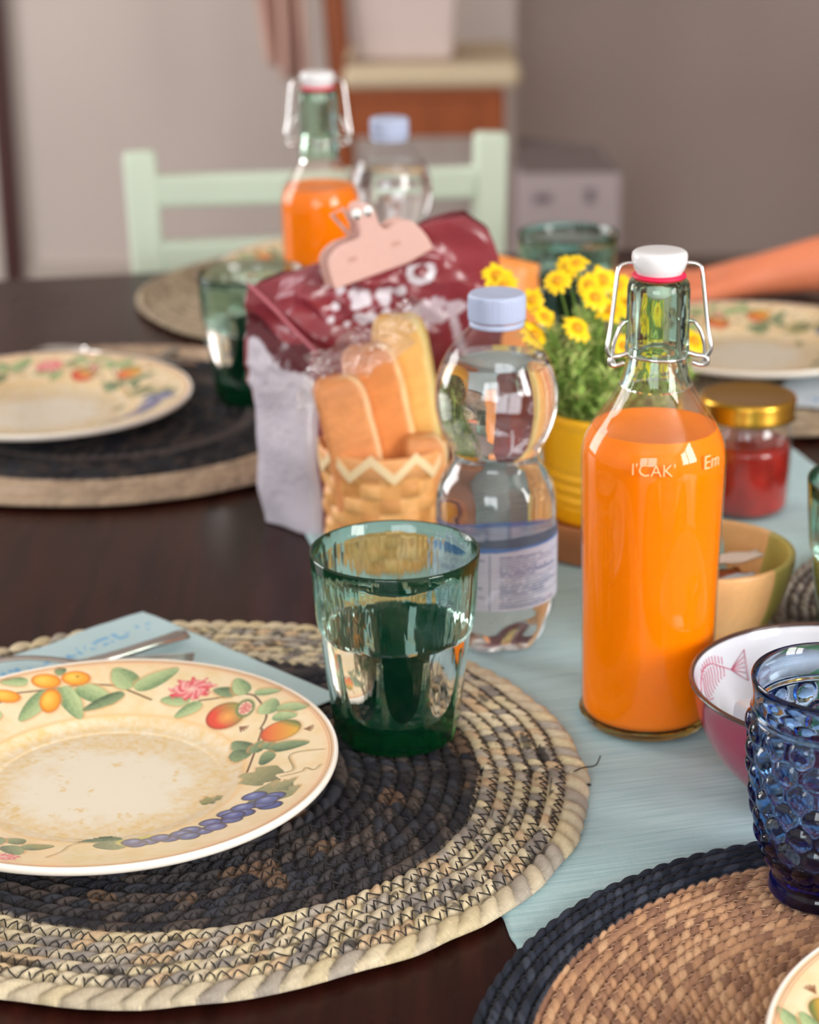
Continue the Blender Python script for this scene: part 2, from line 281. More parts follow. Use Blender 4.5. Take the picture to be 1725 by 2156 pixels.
# ------------------------------------------------------------------ placemats
def placemat(name, cx, cy_, R, rw, bands, seed, thread, rope=.009, lobe=.0095, na=1500, m=8, stitch=True, label='', edge=1.25, amp=.0011, tstep=.0052, z0=0.0004, wob=.0012, tr=.00027, group=None, thread2=None):
    """coiled rope placemat. bands: function(ringpos 0..1 from outside in metres r, rng)->color"""
    g = np.random.default_rng(seed); nring = int(R/rw); ew = rw*edge
    th = np.arange(na)/na*2*PI
    k = int(m)
    bounds = [R-ew-rw*i for i in range(nring)]; bounds = [R]+[b for b in bounds if b > .004]; bounds = bounds[::-1]  # inner->outer
    hs = []; rows = []; cols = []; uvs = []
    wobble = wob*(vnoise(np.cos(th)*2.2, np.sin(th)*2.2, 1, seed)+.5*vnoise(np.cos(th)*9, np.sin(th)*9, 1, seed+1))
    cen = np.tile(bands(R+0*th, R, th, th*0+.3, 0, g)[:1], (na, 1)); rows.append(np.stack([th*0, th*0, th*0+z0+rope*.8], 1)); cols.append(cen); uvs.append(np.zeros((na, 2)))
    for ri in range(len(bounds)-1):
        r0, r1 = bounds[ri], bounds[ri+1]; wv = r1-r0; last = ri == len(bounds)-2
        lb = lobe*(1.35 if last else 1)*(.85+.3*g.random()); nl = max(3, int(2*PI*r1/lb)); ph = g.random()*7
        jit = np.cumsum(g.normal(0, .12, nl+1)); jit -= np.linspace(0, jit[-1], nl+1)
        base = th/(2*PI)*nl; phs = base+np.interp(base, np.arange(nl+1), jit)+ph
        lr = g.random(4*nl+60)
        for s in range(k+(1 if last else 0)):
            t = s/k; r = r0+wv*t
            p = phs+(t-.5)*.9
            li = np.floor(p).astype(int); fr = p-li
            prof = math.sqrt(max(0, 1-(2*t-1)**2))
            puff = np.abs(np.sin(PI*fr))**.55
            flat = np.clip(vnoise(th*4+ri*7, th*0+ri*3.3, 1, seed+5)*1.6, 0, 1)  # stretches where the rope runs smooth
            flat = flat*(0 if last else 1); puff = puff*(1-.75*flat)+.9*.75*flat
            h = rope*.42+prof*(rope*.58-amp*2*(1-puff))
            z = z0+h+(.0006 if not last else .0)
            rr = r+wobble*(r/R)+(amp*(1.6 if edge > 1 else .5)*(puff-.6) if last and t > .6 else 0)
            rows.append(np.stack([rr*np.cos(th), rr*np.sin(th), z], 1))
            lv = lr[li % len(lr)]; c = bands(R-r+0*th, R, th, lv*(.62 if last else 1), r, g)
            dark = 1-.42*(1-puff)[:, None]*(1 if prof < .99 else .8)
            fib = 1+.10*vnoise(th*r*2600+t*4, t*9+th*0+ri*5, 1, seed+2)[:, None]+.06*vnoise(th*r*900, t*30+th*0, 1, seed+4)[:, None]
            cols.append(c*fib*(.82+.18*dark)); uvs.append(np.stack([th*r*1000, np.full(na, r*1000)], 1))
    rr = R+wobble*1.0
    rows.append(np.stack([rr*np.cos(th)*1.001, rr*np.sin(th)*1.001, np.full(na, z0+rope*.2)], 1)); cols.append(cols[-1]); uvs.append(uvs[-1])
    rows.append(np.stack([(rr-.002)*np.cos(th), (rr-.002)*np.sin(th), np.full(na, z0)], 1)); cols.append(cols[-1]); uvs.append(uvs[-1])
    V = np.concatenate(rows); F = gridf(len(rows), na, True); n0 = len(V)
    C = np.vstack(cols); U = np.vstack(uvs)
    root = empty(name, (cx, cy_, 0))
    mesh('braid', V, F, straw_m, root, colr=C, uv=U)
    if stitch:
        PV = []; PF = []; PM = []
        for ri in range(1, len(bounds)-1):
            rb = bounds[ri]; 
            if rb < stitch*1.0: continue
            nz = int(2*PI*rb/tstep); a = (np.arange(nz)+g.random())/nz*2*PI; a = a+g.normal(0, .13, nz)*2*PI/nz
            inner = rb-rw*(.30+.25*g.random(nz)); outer = np.full(nz, rb+rw*.10)
            def P(r_, a_, zz):
                w_ = np.interp(a_ % (2*PI), th, wobble, period=2*PI)*(r_/R); q = r_+w_
                return np.stack([q*np.cos(a_), q*np.sin(a_), zz], 1)
            da = 2*PI/nz; zl = z0+rope*.50+.0006; zh = z0+rope*.97
            A = P(outer, a, np.full(nz, zl+.0006)); B = P(inner, a+da*.45, np.full(nz, zh+.0002)); Mi = P((outer+inner)/2, a+da*.2, np.full(nz, zh-.0001)); M2 = P((outer+inner)/2, a+da*.75, np.full(nz, zh-.0001))
            pts = np.stack([A, Mi, B, M2], 1).reshape(-1, 3)
            n = len(pts); nx = np.roll(pts, -1, 0)-np.roll(pts, 1, 0); nx /= np.linalg.norm(nx, axis=1)[:, None]+1e-9
            sd = np.cross(nx, [0, 0, 1.]); sd /= np.linalg.norm(sd, axis=1)[:, None]+1e-9; up = np.cross(sd, nx)
            ring = np.stack([pts+sd*tr, pts+up*tr*1.2, pts-sd*tr, pts-up*tr*.6], 1).reshape(-1, 3)
            f = gridf(n, 4, True); f2 = np.array([[(n-1)*4+q, (n-1)*4+(q+1) % 4, (q+1) % 4, q] for q in range(4)])
            o = sum(len(x) for x in PV); PV.append(ring); PF.append(np.vstack([f, f2])+o); PM.append(1 if rb > R-.026 else 0)
        ok = len(PV) > 0
        mesh('stitching', np.vstack(PV), np.vstack(PF), [thread, thread2 or thread], root, midx=np.concatenate([np.full(len(x), i) for x, i in zip(PF, PM)]))
    tag(root, label, 'placemat', group); return root
def straw():
    m = bpy.data.materials.new('woven_straw'); m.use_nodes = True; N = m.node_tree.nodes; L = m.node_tree.links; b = N['Principled BSDF']; b.inputs['Roughness'].default_value = .75; b.inputs['Specular IOR Level'].default_value = .25
    a = N.new('ShaderNodeAttribute'); a.attribute_name = 'Col'
    uv = N.new('ShaderNodeUVMap'); mp = N.new('ShaderNodeMapping'); mp.inputs['Rotation'].default_value = (0, 0, .5); mp.inputs['Scale'].default_value = (2.2, .28, 1); L.new(uv.outputs[0], mp.inputs[0])
    n = N.new('ShaderNodeTexNoise'); n.inputs['Scale'].default_value = 1.0; n.inputs['Detail'].default_value = 5; n.inputs['Roughness'].default_value = .7; L.new(mp.outputs[0], n.inputs['Vector'])
    mr = N.new('ShaderNodeMapRange'); mr.inputs[1].default_value = .3; mr.inputs[2].default_value = .7; mr.inputs[3].default_value = .72; mr.inputs[4].default_value = 1.2; L.new(n.outputs[0], mr.inputs[0])
    v = N.new('ShaderNodeVectorMath'); v.operation = 'SCALE'; L.new(a.outputs[0], v.inputs[0]); L.new(mr.outputs[0], v.inputs['Scale']); L.new(v.outputs[0], b.inputs['Base Color'])
    bp = N.new('ShaderNodeBump'); bp.inputs['Strength'].default_value = .7; bp.inputs['Distance'].default_value = .0006; L.new(n.outputs[0], bp.inputs['Height']); L.new(bp.outputs[0], b.inputs['Normal'])
    return m
straw_m = straw()
blk_thread = mat('black_thread', S(30, 27, 27), .7); tan_thread = mat('pale_thread', S(188, 150, 124), .7); brn_thread = mat('dark_thread', S(64, 50, 44), .8)
CREAM = [S3(226, 212, 180), S3(212, 198, 170), S3(220, 204, 166), S3(182, 172, 158), S3(212, 184, 148), S3(150, 142, 134)]
BLK = [S3(52, 50, 54), S3(70, 66, 68), S3(42, 42, 50), S3(88, 78, 74), S3(60, 62, 70)]
def pick(pal, lv): 
    i = (lv*len(pal)).astype(int) % len(pal); return np.array(pal)[i]
def bands_front(e, R, th, lv, r, g):
    lim = .0515+.004*np.sin(th-.6)+.003*(th/(2*PI))
    c = pick(CREAM, lv); gr = np.clip(vnoise(th*3, th*0+r*90, 1, 9), 0, 1)[:, None]; c = c*(1-.35*gr)+S3(140, 130, 124)*.35*gr
    sp = (vnoise(th*14, th*0+r*300, 1, 31) > .62)[:, None]; c = np.where(sp & (e > .008)[:, None], c*.28, c)
    k = pick(BLK, lv); br = (vnoise(th*6, th*0+r*60, 1, 12) > .6)[:, None]; k = np.where(br, S3(112, 90, 74), k)
    return np.where((e > lim)[:, None], k, c)
def bands_mid(e, R, th, lv, r, g):
    c = pick([S3(196, 172, 146), S3(180, 158, 136), S3(206, 184, 160)], lv); k = pick(BLK, lv)*.75
    c = np.where((e > .04)[:, None], k, c); return np.where(((e > .078) & (e < .088))[:, None], S3(96, 88, 86), c)
def bands_tan(e, R, th, lv, r, g): return pick([S3(176, 158, 132), S3(160, 142, 120), S3(190, 172, 146)], lv)
def bands_grey(e, R, th, lv, r, g): return pick([S3(150, 142, 134), S3(170, 162, 152), S3(112, 106, 104)], lv)
def bands_navy(e, R, th, lv, r, g):
    c = pick([S3(206, 160, 122), S3(190, 146, 112), S3(172, 130, 102), S3(214, 172, 134), S3(150, 112, 90)], lv); k = pick([S3(38, 44, 58), S3(48, 54, 68), S3(30, 36, 48), S3(62, 68, 82)], lv)
    return np.where((e < .0235)[:, None], k, c)
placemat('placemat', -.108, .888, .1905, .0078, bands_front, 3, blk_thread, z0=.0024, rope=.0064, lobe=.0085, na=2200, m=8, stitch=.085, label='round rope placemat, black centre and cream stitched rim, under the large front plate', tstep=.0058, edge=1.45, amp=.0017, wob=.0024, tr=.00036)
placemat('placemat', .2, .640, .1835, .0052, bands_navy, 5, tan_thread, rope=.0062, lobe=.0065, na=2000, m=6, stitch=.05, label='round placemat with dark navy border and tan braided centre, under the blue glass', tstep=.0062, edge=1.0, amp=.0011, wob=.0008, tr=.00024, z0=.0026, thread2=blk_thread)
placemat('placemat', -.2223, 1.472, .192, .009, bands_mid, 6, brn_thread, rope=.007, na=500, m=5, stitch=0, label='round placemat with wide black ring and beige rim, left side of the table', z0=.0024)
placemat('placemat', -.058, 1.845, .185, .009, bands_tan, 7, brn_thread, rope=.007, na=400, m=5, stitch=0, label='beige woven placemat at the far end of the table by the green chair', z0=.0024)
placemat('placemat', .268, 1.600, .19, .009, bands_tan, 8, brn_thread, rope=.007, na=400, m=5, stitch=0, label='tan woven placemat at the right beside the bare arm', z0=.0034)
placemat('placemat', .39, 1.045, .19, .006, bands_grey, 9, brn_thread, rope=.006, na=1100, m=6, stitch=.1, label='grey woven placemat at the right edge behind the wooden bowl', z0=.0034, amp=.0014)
# loose thread ends at the front mat's edge
th_o = mesh('loose_thread', *join([tube(spline([(.076, .884, .009), (.081, .889, .0085), (.087, .893, .0075), (.0905, .905, .0065)], 4), .00035, 6), tube([(.079, .876, .0062), (.0835, .8765, .0058)], .0006, 6)]), blk_thread)
tag(th_o, 'loose black thread end sticking out of the front placemat rim', 'thread')

# ------------------------------------------------------------------ plates
LV = [(-32.3,83.8,-20.4,60.3,8.5,0),(-38.3,80.0,-49.0,53.6,7.7,0),(-24.9,84.8,-4.8,72.4,9.2,0),(-1.6,80.8,-20.2,66.8,5.8,1),(-32.6,94.0,-37.8,96.6,5.1,1),(-49.6,85.2,-63.1,81.7,5.6,0),(2.6,84.7,-8.2,99.4,10.4,0),(3.7,83.4,24.5,97.7,8.3,0),(32.2,72.1,17.3,74.5,6.7,0),(38.0,69.4,25.6,60.1,6.4,0),(55.6,72.1,43.4,78.4,6.1,1),(59.7,70.7,54.3,84.6,7.2,0),(64.3,70.5,78.1,68.1,4.4,0),(70.9,50.4,74.3,62.8,8.6,0),(76.3,53.4,92.4,49.2,6.6,0),(74.6,47.1,86.7,43.1,6.1,0),(66.4,18.5,56.2,32.7,7.8,1),(65.1,15.8,55.3,24.4,6.7,1),(67.4,17.9,70.7,28.0,6.1,1),(72.2,19.2,76.8,24.3,6.8,1),(74.2,18.8,93.7,14.7,7.2,1),(70.3,10.4,78.1,9.6,10,1),(66.7,-14.0,79.1,-0.2,17,2),(71.9,-21.2,87.8,-39.5,18,2),(79.7,-26.0,87.9,-22.4,10,2),(45.3,-20.3,55.6,-15.6,5.5,2),(14.7,-56.0,-6.3,-60.6,11,1),(9.6,-62.6,15.8,-78.6,13,1),(-32.4,-70.8,-27.1,-62.6,8,1),(-31.5,-74.1,-24.8,-88.1,8,1),(-25.6,-76.6,-12.4,-70.9,8,1),(-38.5,-62.8,-40.0,-81.6,8,1),
      (-60, 60, -70, 48, 9, 0), (-70, 62, -86, 58, 9, 0), (-74, 40, -88, 30, 9, 1), (-80, 10, -70, -6, 9, 0), (-84, 0, -96, -10, 8, 0), (-62, -50, -80, -52, 10, 1), (-50, -70, -60, -84, 9, 0)]
FR = [(-40.9,86.7,7.4,5.6,'y'),(-26.6,90.7,7.3,5.5,'y'),(-36.8,72.1,5.1,9.2,'y'),(-58.5,71.4,7.4,5.0,'y'),(51.1,55.7,9.8,10.5,'p'),(79.3,32.7,9.8,9.0,'o'),(24.1,-66.0,10.9,7.5,'g'),(-84,44,7,9,'p'),(-78,-20,8,8,'y'),(-72,-32,7,8,'y'),(-88,-26,6,7,'o')]
GR = [(64.2,-26.2),(72.3,-31.8),(65.8,-36.2),(73.0,-42.1),(54.9,-40.3),(56.5,-48.9),(48.3,-47.8),(45.9,-57.7),(40.6,-53.4),(33.3,-61.6),(25.5,-62.4),(20.9,-64.7),(18.5,-61.2),(69.0,-37.6),(60.3,-36.6),(37.4,-57.0),(29.3,-58.8),(50.7,-55.0),(61,-44),(41,-62)]
def plate_mesh():
    R = .1075
    prof = [(0, .004), (.0002, .004)]+[(q, .004) for q in np.arange(.0012, .0535, .0009)]+[ (.054, .0045), (.058, .0052), (.061, .0066), (.064, .0085)]
    prof = prof[:-4]+smooth_prof(prof[-4:], 4)
    rr = np.linspace(.0645, .1058, 135); zz = .0086+(rr-.0645)/.0413*.0112
    top = prof+list(zip(rr, zz))+[(.1064, .0201), (.1071, .0200), (.1076, .0193), (.1077, .0182), (.1072, .0168), (.1062, .0158)]
    bot = [(.085, .0095), (.066, .0035), (.060, .0008), (.056, 0), (.053, .0005), (.05, .0018), (0.0, .0018)]
    P = np.array(top+bot); n = 1300; th = np.arange(n)/n*2*PI
    r = np.repeat(P[:, :1], n, 1); T = np.repeat(th[None], len(P), 0); X = r*np.cos(T); Y = r*np.sin(T); Z = np.repeat(P[:, 1:], n, 1)
    x, y = X.ravel()*1000, Y.ravel()*1000; rad = np.hypot(x, y)
    def nz(s, sd): return vnoise(x, y, s, sd)
    c = np.tile(S3(240, 222, 186), (len(x), 1))
    def blend(cc, c2, a): a = np.clip(a, 0, 1)[:, None]; return cc*(1-a)+np.asarray(c2)*a
    stain = np.clip(.5+.5*nz(.12, 1)+.35*nz(.3, 2)+.2*nz(.9, 3), 0, 1)
    c = blend(c, S3(232, 204, 150), stain*.7)
    welln = np.clip((rad-30-9*nz(.08, 4)-5*nz(.35, 5))/16, 0, 1)*(rad < 70)
    well = blend(np.tile(S3(232, 224, 204), (len(x), 1)), S3(222, 190, 128), welln*(.55+.3*nz(.35, 6)+.2*nz(1, 8)))
    spots = np.clip((nz(.16, 7)+.4*nz(.6, 17)-.62)*4, 0, 1)*np.clip(.6+nz(.5, 18), 0, 1)
    well = blend(well, S3(222, 190, 122), spots*.7)
    aw = np.clip((66-rad)/2.5, 0, 1); c = c*(1-aw[:, None])+well*aw[:, None]
    c = blend(c, S3(236, 196, 140), np.exp(-((rad-64.5)/1.6)**2)*.8)
    c = blend(c, S3(240, 200, 156), np.clip((rad-98)/6, 0, 1)*.6)
    def seg(ax, ay, bx, by):
        dx, dy = bx-ax, by-ay; L = math.hypot(dx, dy); u = ((x-ax)*dx+(y-ay)*dy)/L/L; v = ((x-ax)*-dy+(y-ay)*dx)/L; return u, v, L
    def stroke(pl, wd_, colr, al=1):
        nonlocal c; sp = spline([(a, b) for a, b in pl], 6); d = np.full(len(x), 1e9)
        for (a, b) in zip(sp[:-1], sp[1:]):
            u, v, L = seg(*a, *b); uc = np.clip(u, 0, 1); d = np.minimum(d, np.hypot(x-(a[0]+uc*(b[0]-a[0])), y-(a[1]+uc*(b[1]-a[1]))))
        c = blend(c, colr, np.clip((wd_-d)/.3+.5, 0, 1)*al)
    BR = S3(96, 62, 40)
    for pl in ([(-61.5,71.9),(-47.5,77.3),(-23.4,85.6),(-7.2,86.1),(1.3,82.1),(12.7,75.0)], [(36.9,71.0),(52.1,71.0),(59.2,70.9),(65.5,66.4),(71.4,50.2),(69.1,38.7)], [(70.1,38.2),(68.1,22.7),(65.2,0.5)], [(-60, 66), (-76, 50), (-82, 20), (-78, -10), (-70, -40)]):
        stroke(pl, .55, BR)
    for pl in ([(79.6,-9.2),(87.2,-9.0),(84.5,5.8),(89.2,8.2),(100.8,4.4)], [(81.7,-13.3),(91.1,-13.5),(92.9,-10.5),(96.8,-15.1),(99.9,-11.0)], [(-13.0,-90),(-8.2,-80),(-5.7,-68),(3.2,-62)], [(-18.9,-60.8),(-9.3,-62.8),(-2.5,-64.7)]):
        stroke([(a+1, b-.6) for a, b in pl], .5, S3(206, 164, 110), .6); stroke(pl, .32, S3(110, 104, 66), .9)
    GRN = [(S3(118, 148, 104), S3(186, 204, 150), S3(52, 76, 48)), (S3(78, 104, 76), S3(140, 160, 118), S3(34, 52, 36)), (S3(112, 118, 78), S3(164, 160, 112), S3(60, 66, 40))]
    for (ax, ay, bx, by, wd_, k) in LV:
        wd_ *= 1.4
        u, v, L = seg(ax, ay, bx, by); dk, lt, vn = GRN[int(k)]
        uu = np.clip(u, 0, 1); hw = wd_/2*np.sqrt(np.clip(np.sin(PI*uu**.8), 0, 1))*(1-.25*uu)
        if k == 2: hw = hw*(1+.28*np.cos(uu*PI*5))
        inside = (u > -.01) & (u < 1.01)
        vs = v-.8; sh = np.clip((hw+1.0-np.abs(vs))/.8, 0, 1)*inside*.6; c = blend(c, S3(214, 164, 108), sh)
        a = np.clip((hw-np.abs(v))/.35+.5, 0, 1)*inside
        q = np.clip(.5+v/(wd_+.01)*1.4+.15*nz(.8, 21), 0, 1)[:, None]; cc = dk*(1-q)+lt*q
        c = c*(1-a[:, None])+cc*a[:, None]
        edge = a*np.clip(1-(hw-np.abs(v))/.5, 0, 1); c = blend(c, vn, edge*.55)
        c = blend(c, lt*1.05, a*np.clip(1-np.abs(v)/.28, 0, 1)*.8)
        ve = np.abs(((u*L-np.abs(v)*1.1)/2.6) % 1-.5); c = blend(c, lt, a*np.clip((.07-ve)/.07, 0, 1)*.35)
    for (fx, fy, rx, ry, kd) in FR:
        dx, dy = (x-fx)/rx, (y-fy)/ry; d = np.hypot(dx, dy); a = np.clip((1-d)*min(rx, ry)/.35+.5, 0, 1)
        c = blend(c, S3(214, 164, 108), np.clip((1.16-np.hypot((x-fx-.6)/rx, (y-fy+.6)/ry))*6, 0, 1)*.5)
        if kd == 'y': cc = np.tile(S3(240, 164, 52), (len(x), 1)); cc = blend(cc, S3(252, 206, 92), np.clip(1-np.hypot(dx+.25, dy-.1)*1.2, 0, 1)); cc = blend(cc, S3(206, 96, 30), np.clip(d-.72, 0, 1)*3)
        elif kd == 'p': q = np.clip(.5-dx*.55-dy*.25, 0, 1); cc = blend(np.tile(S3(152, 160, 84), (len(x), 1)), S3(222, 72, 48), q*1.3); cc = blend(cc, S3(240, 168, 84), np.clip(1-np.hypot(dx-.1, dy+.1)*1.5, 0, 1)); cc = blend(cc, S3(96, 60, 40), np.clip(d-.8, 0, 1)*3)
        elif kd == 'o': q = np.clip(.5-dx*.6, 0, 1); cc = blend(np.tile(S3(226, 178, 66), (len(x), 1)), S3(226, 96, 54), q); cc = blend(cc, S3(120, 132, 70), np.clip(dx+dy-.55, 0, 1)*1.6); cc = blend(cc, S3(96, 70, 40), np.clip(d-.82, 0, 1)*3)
        else: cc = np.tile(S3(196, 196, 96), (len(x), 1)); cc = blend(cc, S3(226, 214, 150), np.clip(-dy, 0, 1))
        c = c*(1-a[:, None])+cc*a[:, None]
    for (fx, fy) in ((-26, 92), ): c = blend(c, S3(60, 40, 30), np.clip(1.1-np.hypot(x-fx, y-fy), 0, 1))
    # split pomegranate seeds and calyxes
    dd = np.hypot((x-60.5)/4.2, (y-59)/6.5); c = blend(c, S3(120, 134, 84), np.clip((1.25-dd)*5, 0, 1)*(dd > .8)); c = blend(c, S3(240, 206, 186), np.clip((.85-dd)*8, 0, 1))
    for i in range(22): a_ = i*2.4; q = .7*math.sqrt(i/22); c = blend(c, S3(206, 62, 62), np.clip((.75-np.hypot(x-60.5-q*4.2*math.cos(a_), y-59-q*6.5*math.sin(a_)))/.3, 0, 1))
    for (fx, fy, a0) in ((59, 44, -.8), (91, 29, -.2)):
        for k in range(4): a_ = a0+k*.4-.6; stroke([(fx, fy), (fx+4*math.cos(a_), fy+4*math.sin(a_))], .5, S3(140, 96, 64))
    # pink carnation
    for (fx, fy, s0) in ((32.3, 80.5, 1.0), (-90, 2, .8), (-30, -92, .6)):
        ang = np.arctan2(y-fy, x-fx); d = np.hypot((x-fx)/13.5/s0, (y-fy)/10/s0); ed = .82+.13*np.sin(ang*9+2*nz(.4, 30))+.07*np.sin(ang*17)
        a = np.clip((ed-d)*14, 0, 1); pet = .5+.5*np.sin(ang*7+d*9+3*nz(.25, 32)); cc = np.tile(S3(226, 84, 96), (len(x), 1)); cc = blend(cc, S3(248, 186, 180), pet*.9); cc = blend(cc, S3(168, 40, 58), np.clip(.5-np.abs(np.sin(ang*4.5+d*12)), 0, 1)*1.2); cc = blend(cc, S3(244, 214, 200), np.clip(.3-d, 0, 1)*3)
        cc = blend(cc, S3(190, 50, 66), np.clip((d-ed+.14)*8, 0, 1)); c = c*(1-a[:, None])+cc*a[:, None]
    # grapes
    for (fx, fy) in GR+[(70, -34), (57, -44)]:
        fx *= 1.1; fy *= 1.1
        if math.hypot(fx, fy) > 91: q = 91/math.hypot(fx, fy); fx *= q; fy *= q
        a0 = math.atan2(fy, fx); lx = (x-fx)*math.cos(a0)+(y-fy)*math.sin(a0); ly = -(x-fx)*math.sin(a0)+(y-fy)*math.cos(a0)
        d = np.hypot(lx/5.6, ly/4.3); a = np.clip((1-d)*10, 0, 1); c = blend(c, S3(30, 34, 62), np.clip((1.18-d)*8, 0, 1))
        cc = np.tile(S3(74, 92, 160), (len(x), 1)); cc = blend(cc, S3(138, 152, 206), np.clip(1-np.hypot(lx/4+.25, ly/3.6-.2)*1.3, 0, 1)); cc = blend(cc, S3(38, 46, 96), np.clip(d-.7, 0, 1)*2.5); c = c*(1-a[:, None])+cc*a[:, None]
    c = blend(c, S3(120, 48, 34), np.clip(1-np.abs(rad-104.6)/.35, 0, 1)*.95); c = blend(c, S3(214, 128, 96), np.clip(1-np.abs(rad-103.5)/.7, 0, 1)*.6); c = blend(c, S3(150, 110, 90), np.clip(1-np.abs(rad-105.6)/.3, 0, 1)*.6)
    under = np.repeat((np.arange(len(P)) >= len(top)-7)[:, None], n, 1).ravel(); c[under | (rad > 106)] = S3(242, 236, 226)
    V = np.stack([X, Y, Z], -1).reshape(-1, 3)
    return V, gridf(len(P), n, True), c
glaze = mat('painted_glaze', None, .22, attr=True, coat=.35, bump=.04, bscale=90)
PV, PF, PC = plate_mesh()
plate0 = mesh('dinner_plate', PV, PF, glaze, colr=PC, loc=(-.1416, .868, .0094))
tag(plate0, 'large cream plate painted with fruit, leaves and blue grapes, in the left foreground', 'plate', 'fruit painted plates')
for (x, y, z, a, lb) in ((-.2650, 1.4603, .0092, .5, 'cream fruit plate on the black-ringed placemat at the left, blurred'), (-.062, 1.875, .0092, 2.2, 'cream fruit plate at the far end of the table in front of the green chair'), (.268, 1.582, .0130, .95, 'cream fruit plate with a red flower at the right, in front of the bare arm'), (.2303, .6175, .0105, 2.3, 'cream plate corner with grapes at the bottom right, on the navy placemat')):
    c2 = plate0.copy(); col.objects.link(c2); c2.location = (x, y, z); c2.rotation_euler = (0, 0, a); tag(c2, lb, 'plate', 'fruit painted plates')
del PV, PF, PC

# ------------------------------------------------------------------ green tumblers
green_g = absorb('green_glass', (.0, .72, .52), 215, 1.47, .7, 150, (1, 1, .2), (.05, S(30, 140, 100)))  # last pair: diffuse green standing in for the glow in the lower glass
def tumbler_mesh():
    nf = 10; n = 320
    def facet(r, T):
        a = (T % (2*PI/nf))-PI/nf; return r*np.cos(PI/nf)/np.cos(a)*1.028
    out = [(.0, .0006), (.020, .0006), (.024, .0), (.0272, .0006), (.0284, .003)]+[(.0287+.0060*t, .0035+.0500*t) for t in np.linspace(.02, 1, 40)]+[(.0352, .0545), (.0362, .0560), (.0368, .058), (.0375, .064), (.0381, .072), (.0388, .084), (.0394, .0920), (.0392, .0929), (.0386, .0932), (.0380, .0927)]
    inn = [(.0374, .084), (.0366, .070), (.0353, .055), (.0335, .040), (.0312, .025), (.0290, .0160), (.0262, .0128), (.020, .0120), (.010, .0118), (0, .0118)]
    P = out+smooth_prof(inn, 3); no = len(out); Vo, Fo = lathe(P, n); V = Vo.reshape(len(P), n, 3); th = np.arange(n)/n*2*PI
    for i in range(4, no):
        r, z = P[i]
        if z < .0560 and r > .027:
            arch = .0530-.0035*((((th % (2*PI/nf))-PI/nf)/(PI/nf))**2)
            k = np.clip((arch+.0015-z)/.0030, 0, 1); q = facet(r, th)*k+r*1.012*(1-k); V[i, :, 0] = q*np.cos(th); V[i, :, 1] = q*np.sin(th)
    return V.reshape(-1, 3), Fo
TV, TF = tumbler_mesh()
tum0 = mesh('tumbler', TV, TF, green_g, loc=(-.0072, .927, .0094)); tum0.scale = (1.03, 1.03, 1.035)
tum0.rotation_euler = (0, 0, .1)
tag(tum0, 'empty green faceted glass tumbler standing on the black centre of the front placemat', 'glass', 'green tumblers')
for (x, y, z, lb) in ((-.1135, 1.505, .0092, 'green tumbler behind the white side of the snack bag, on the left placemat'), (.2465, 1.018, .0100, 'green tumbler cut off by the right edge, behind the red bowl'), (.13, 1.66, .0028, 'green tumbler standing behind the yellow flowers')):
    c2 = tum0.copy(); col.objects.link(c2); c2.location = (x, y, z); c2.rotation_euler = (0, 0, x*9); tag(c2, lb, 'glass', 'green tumblers')

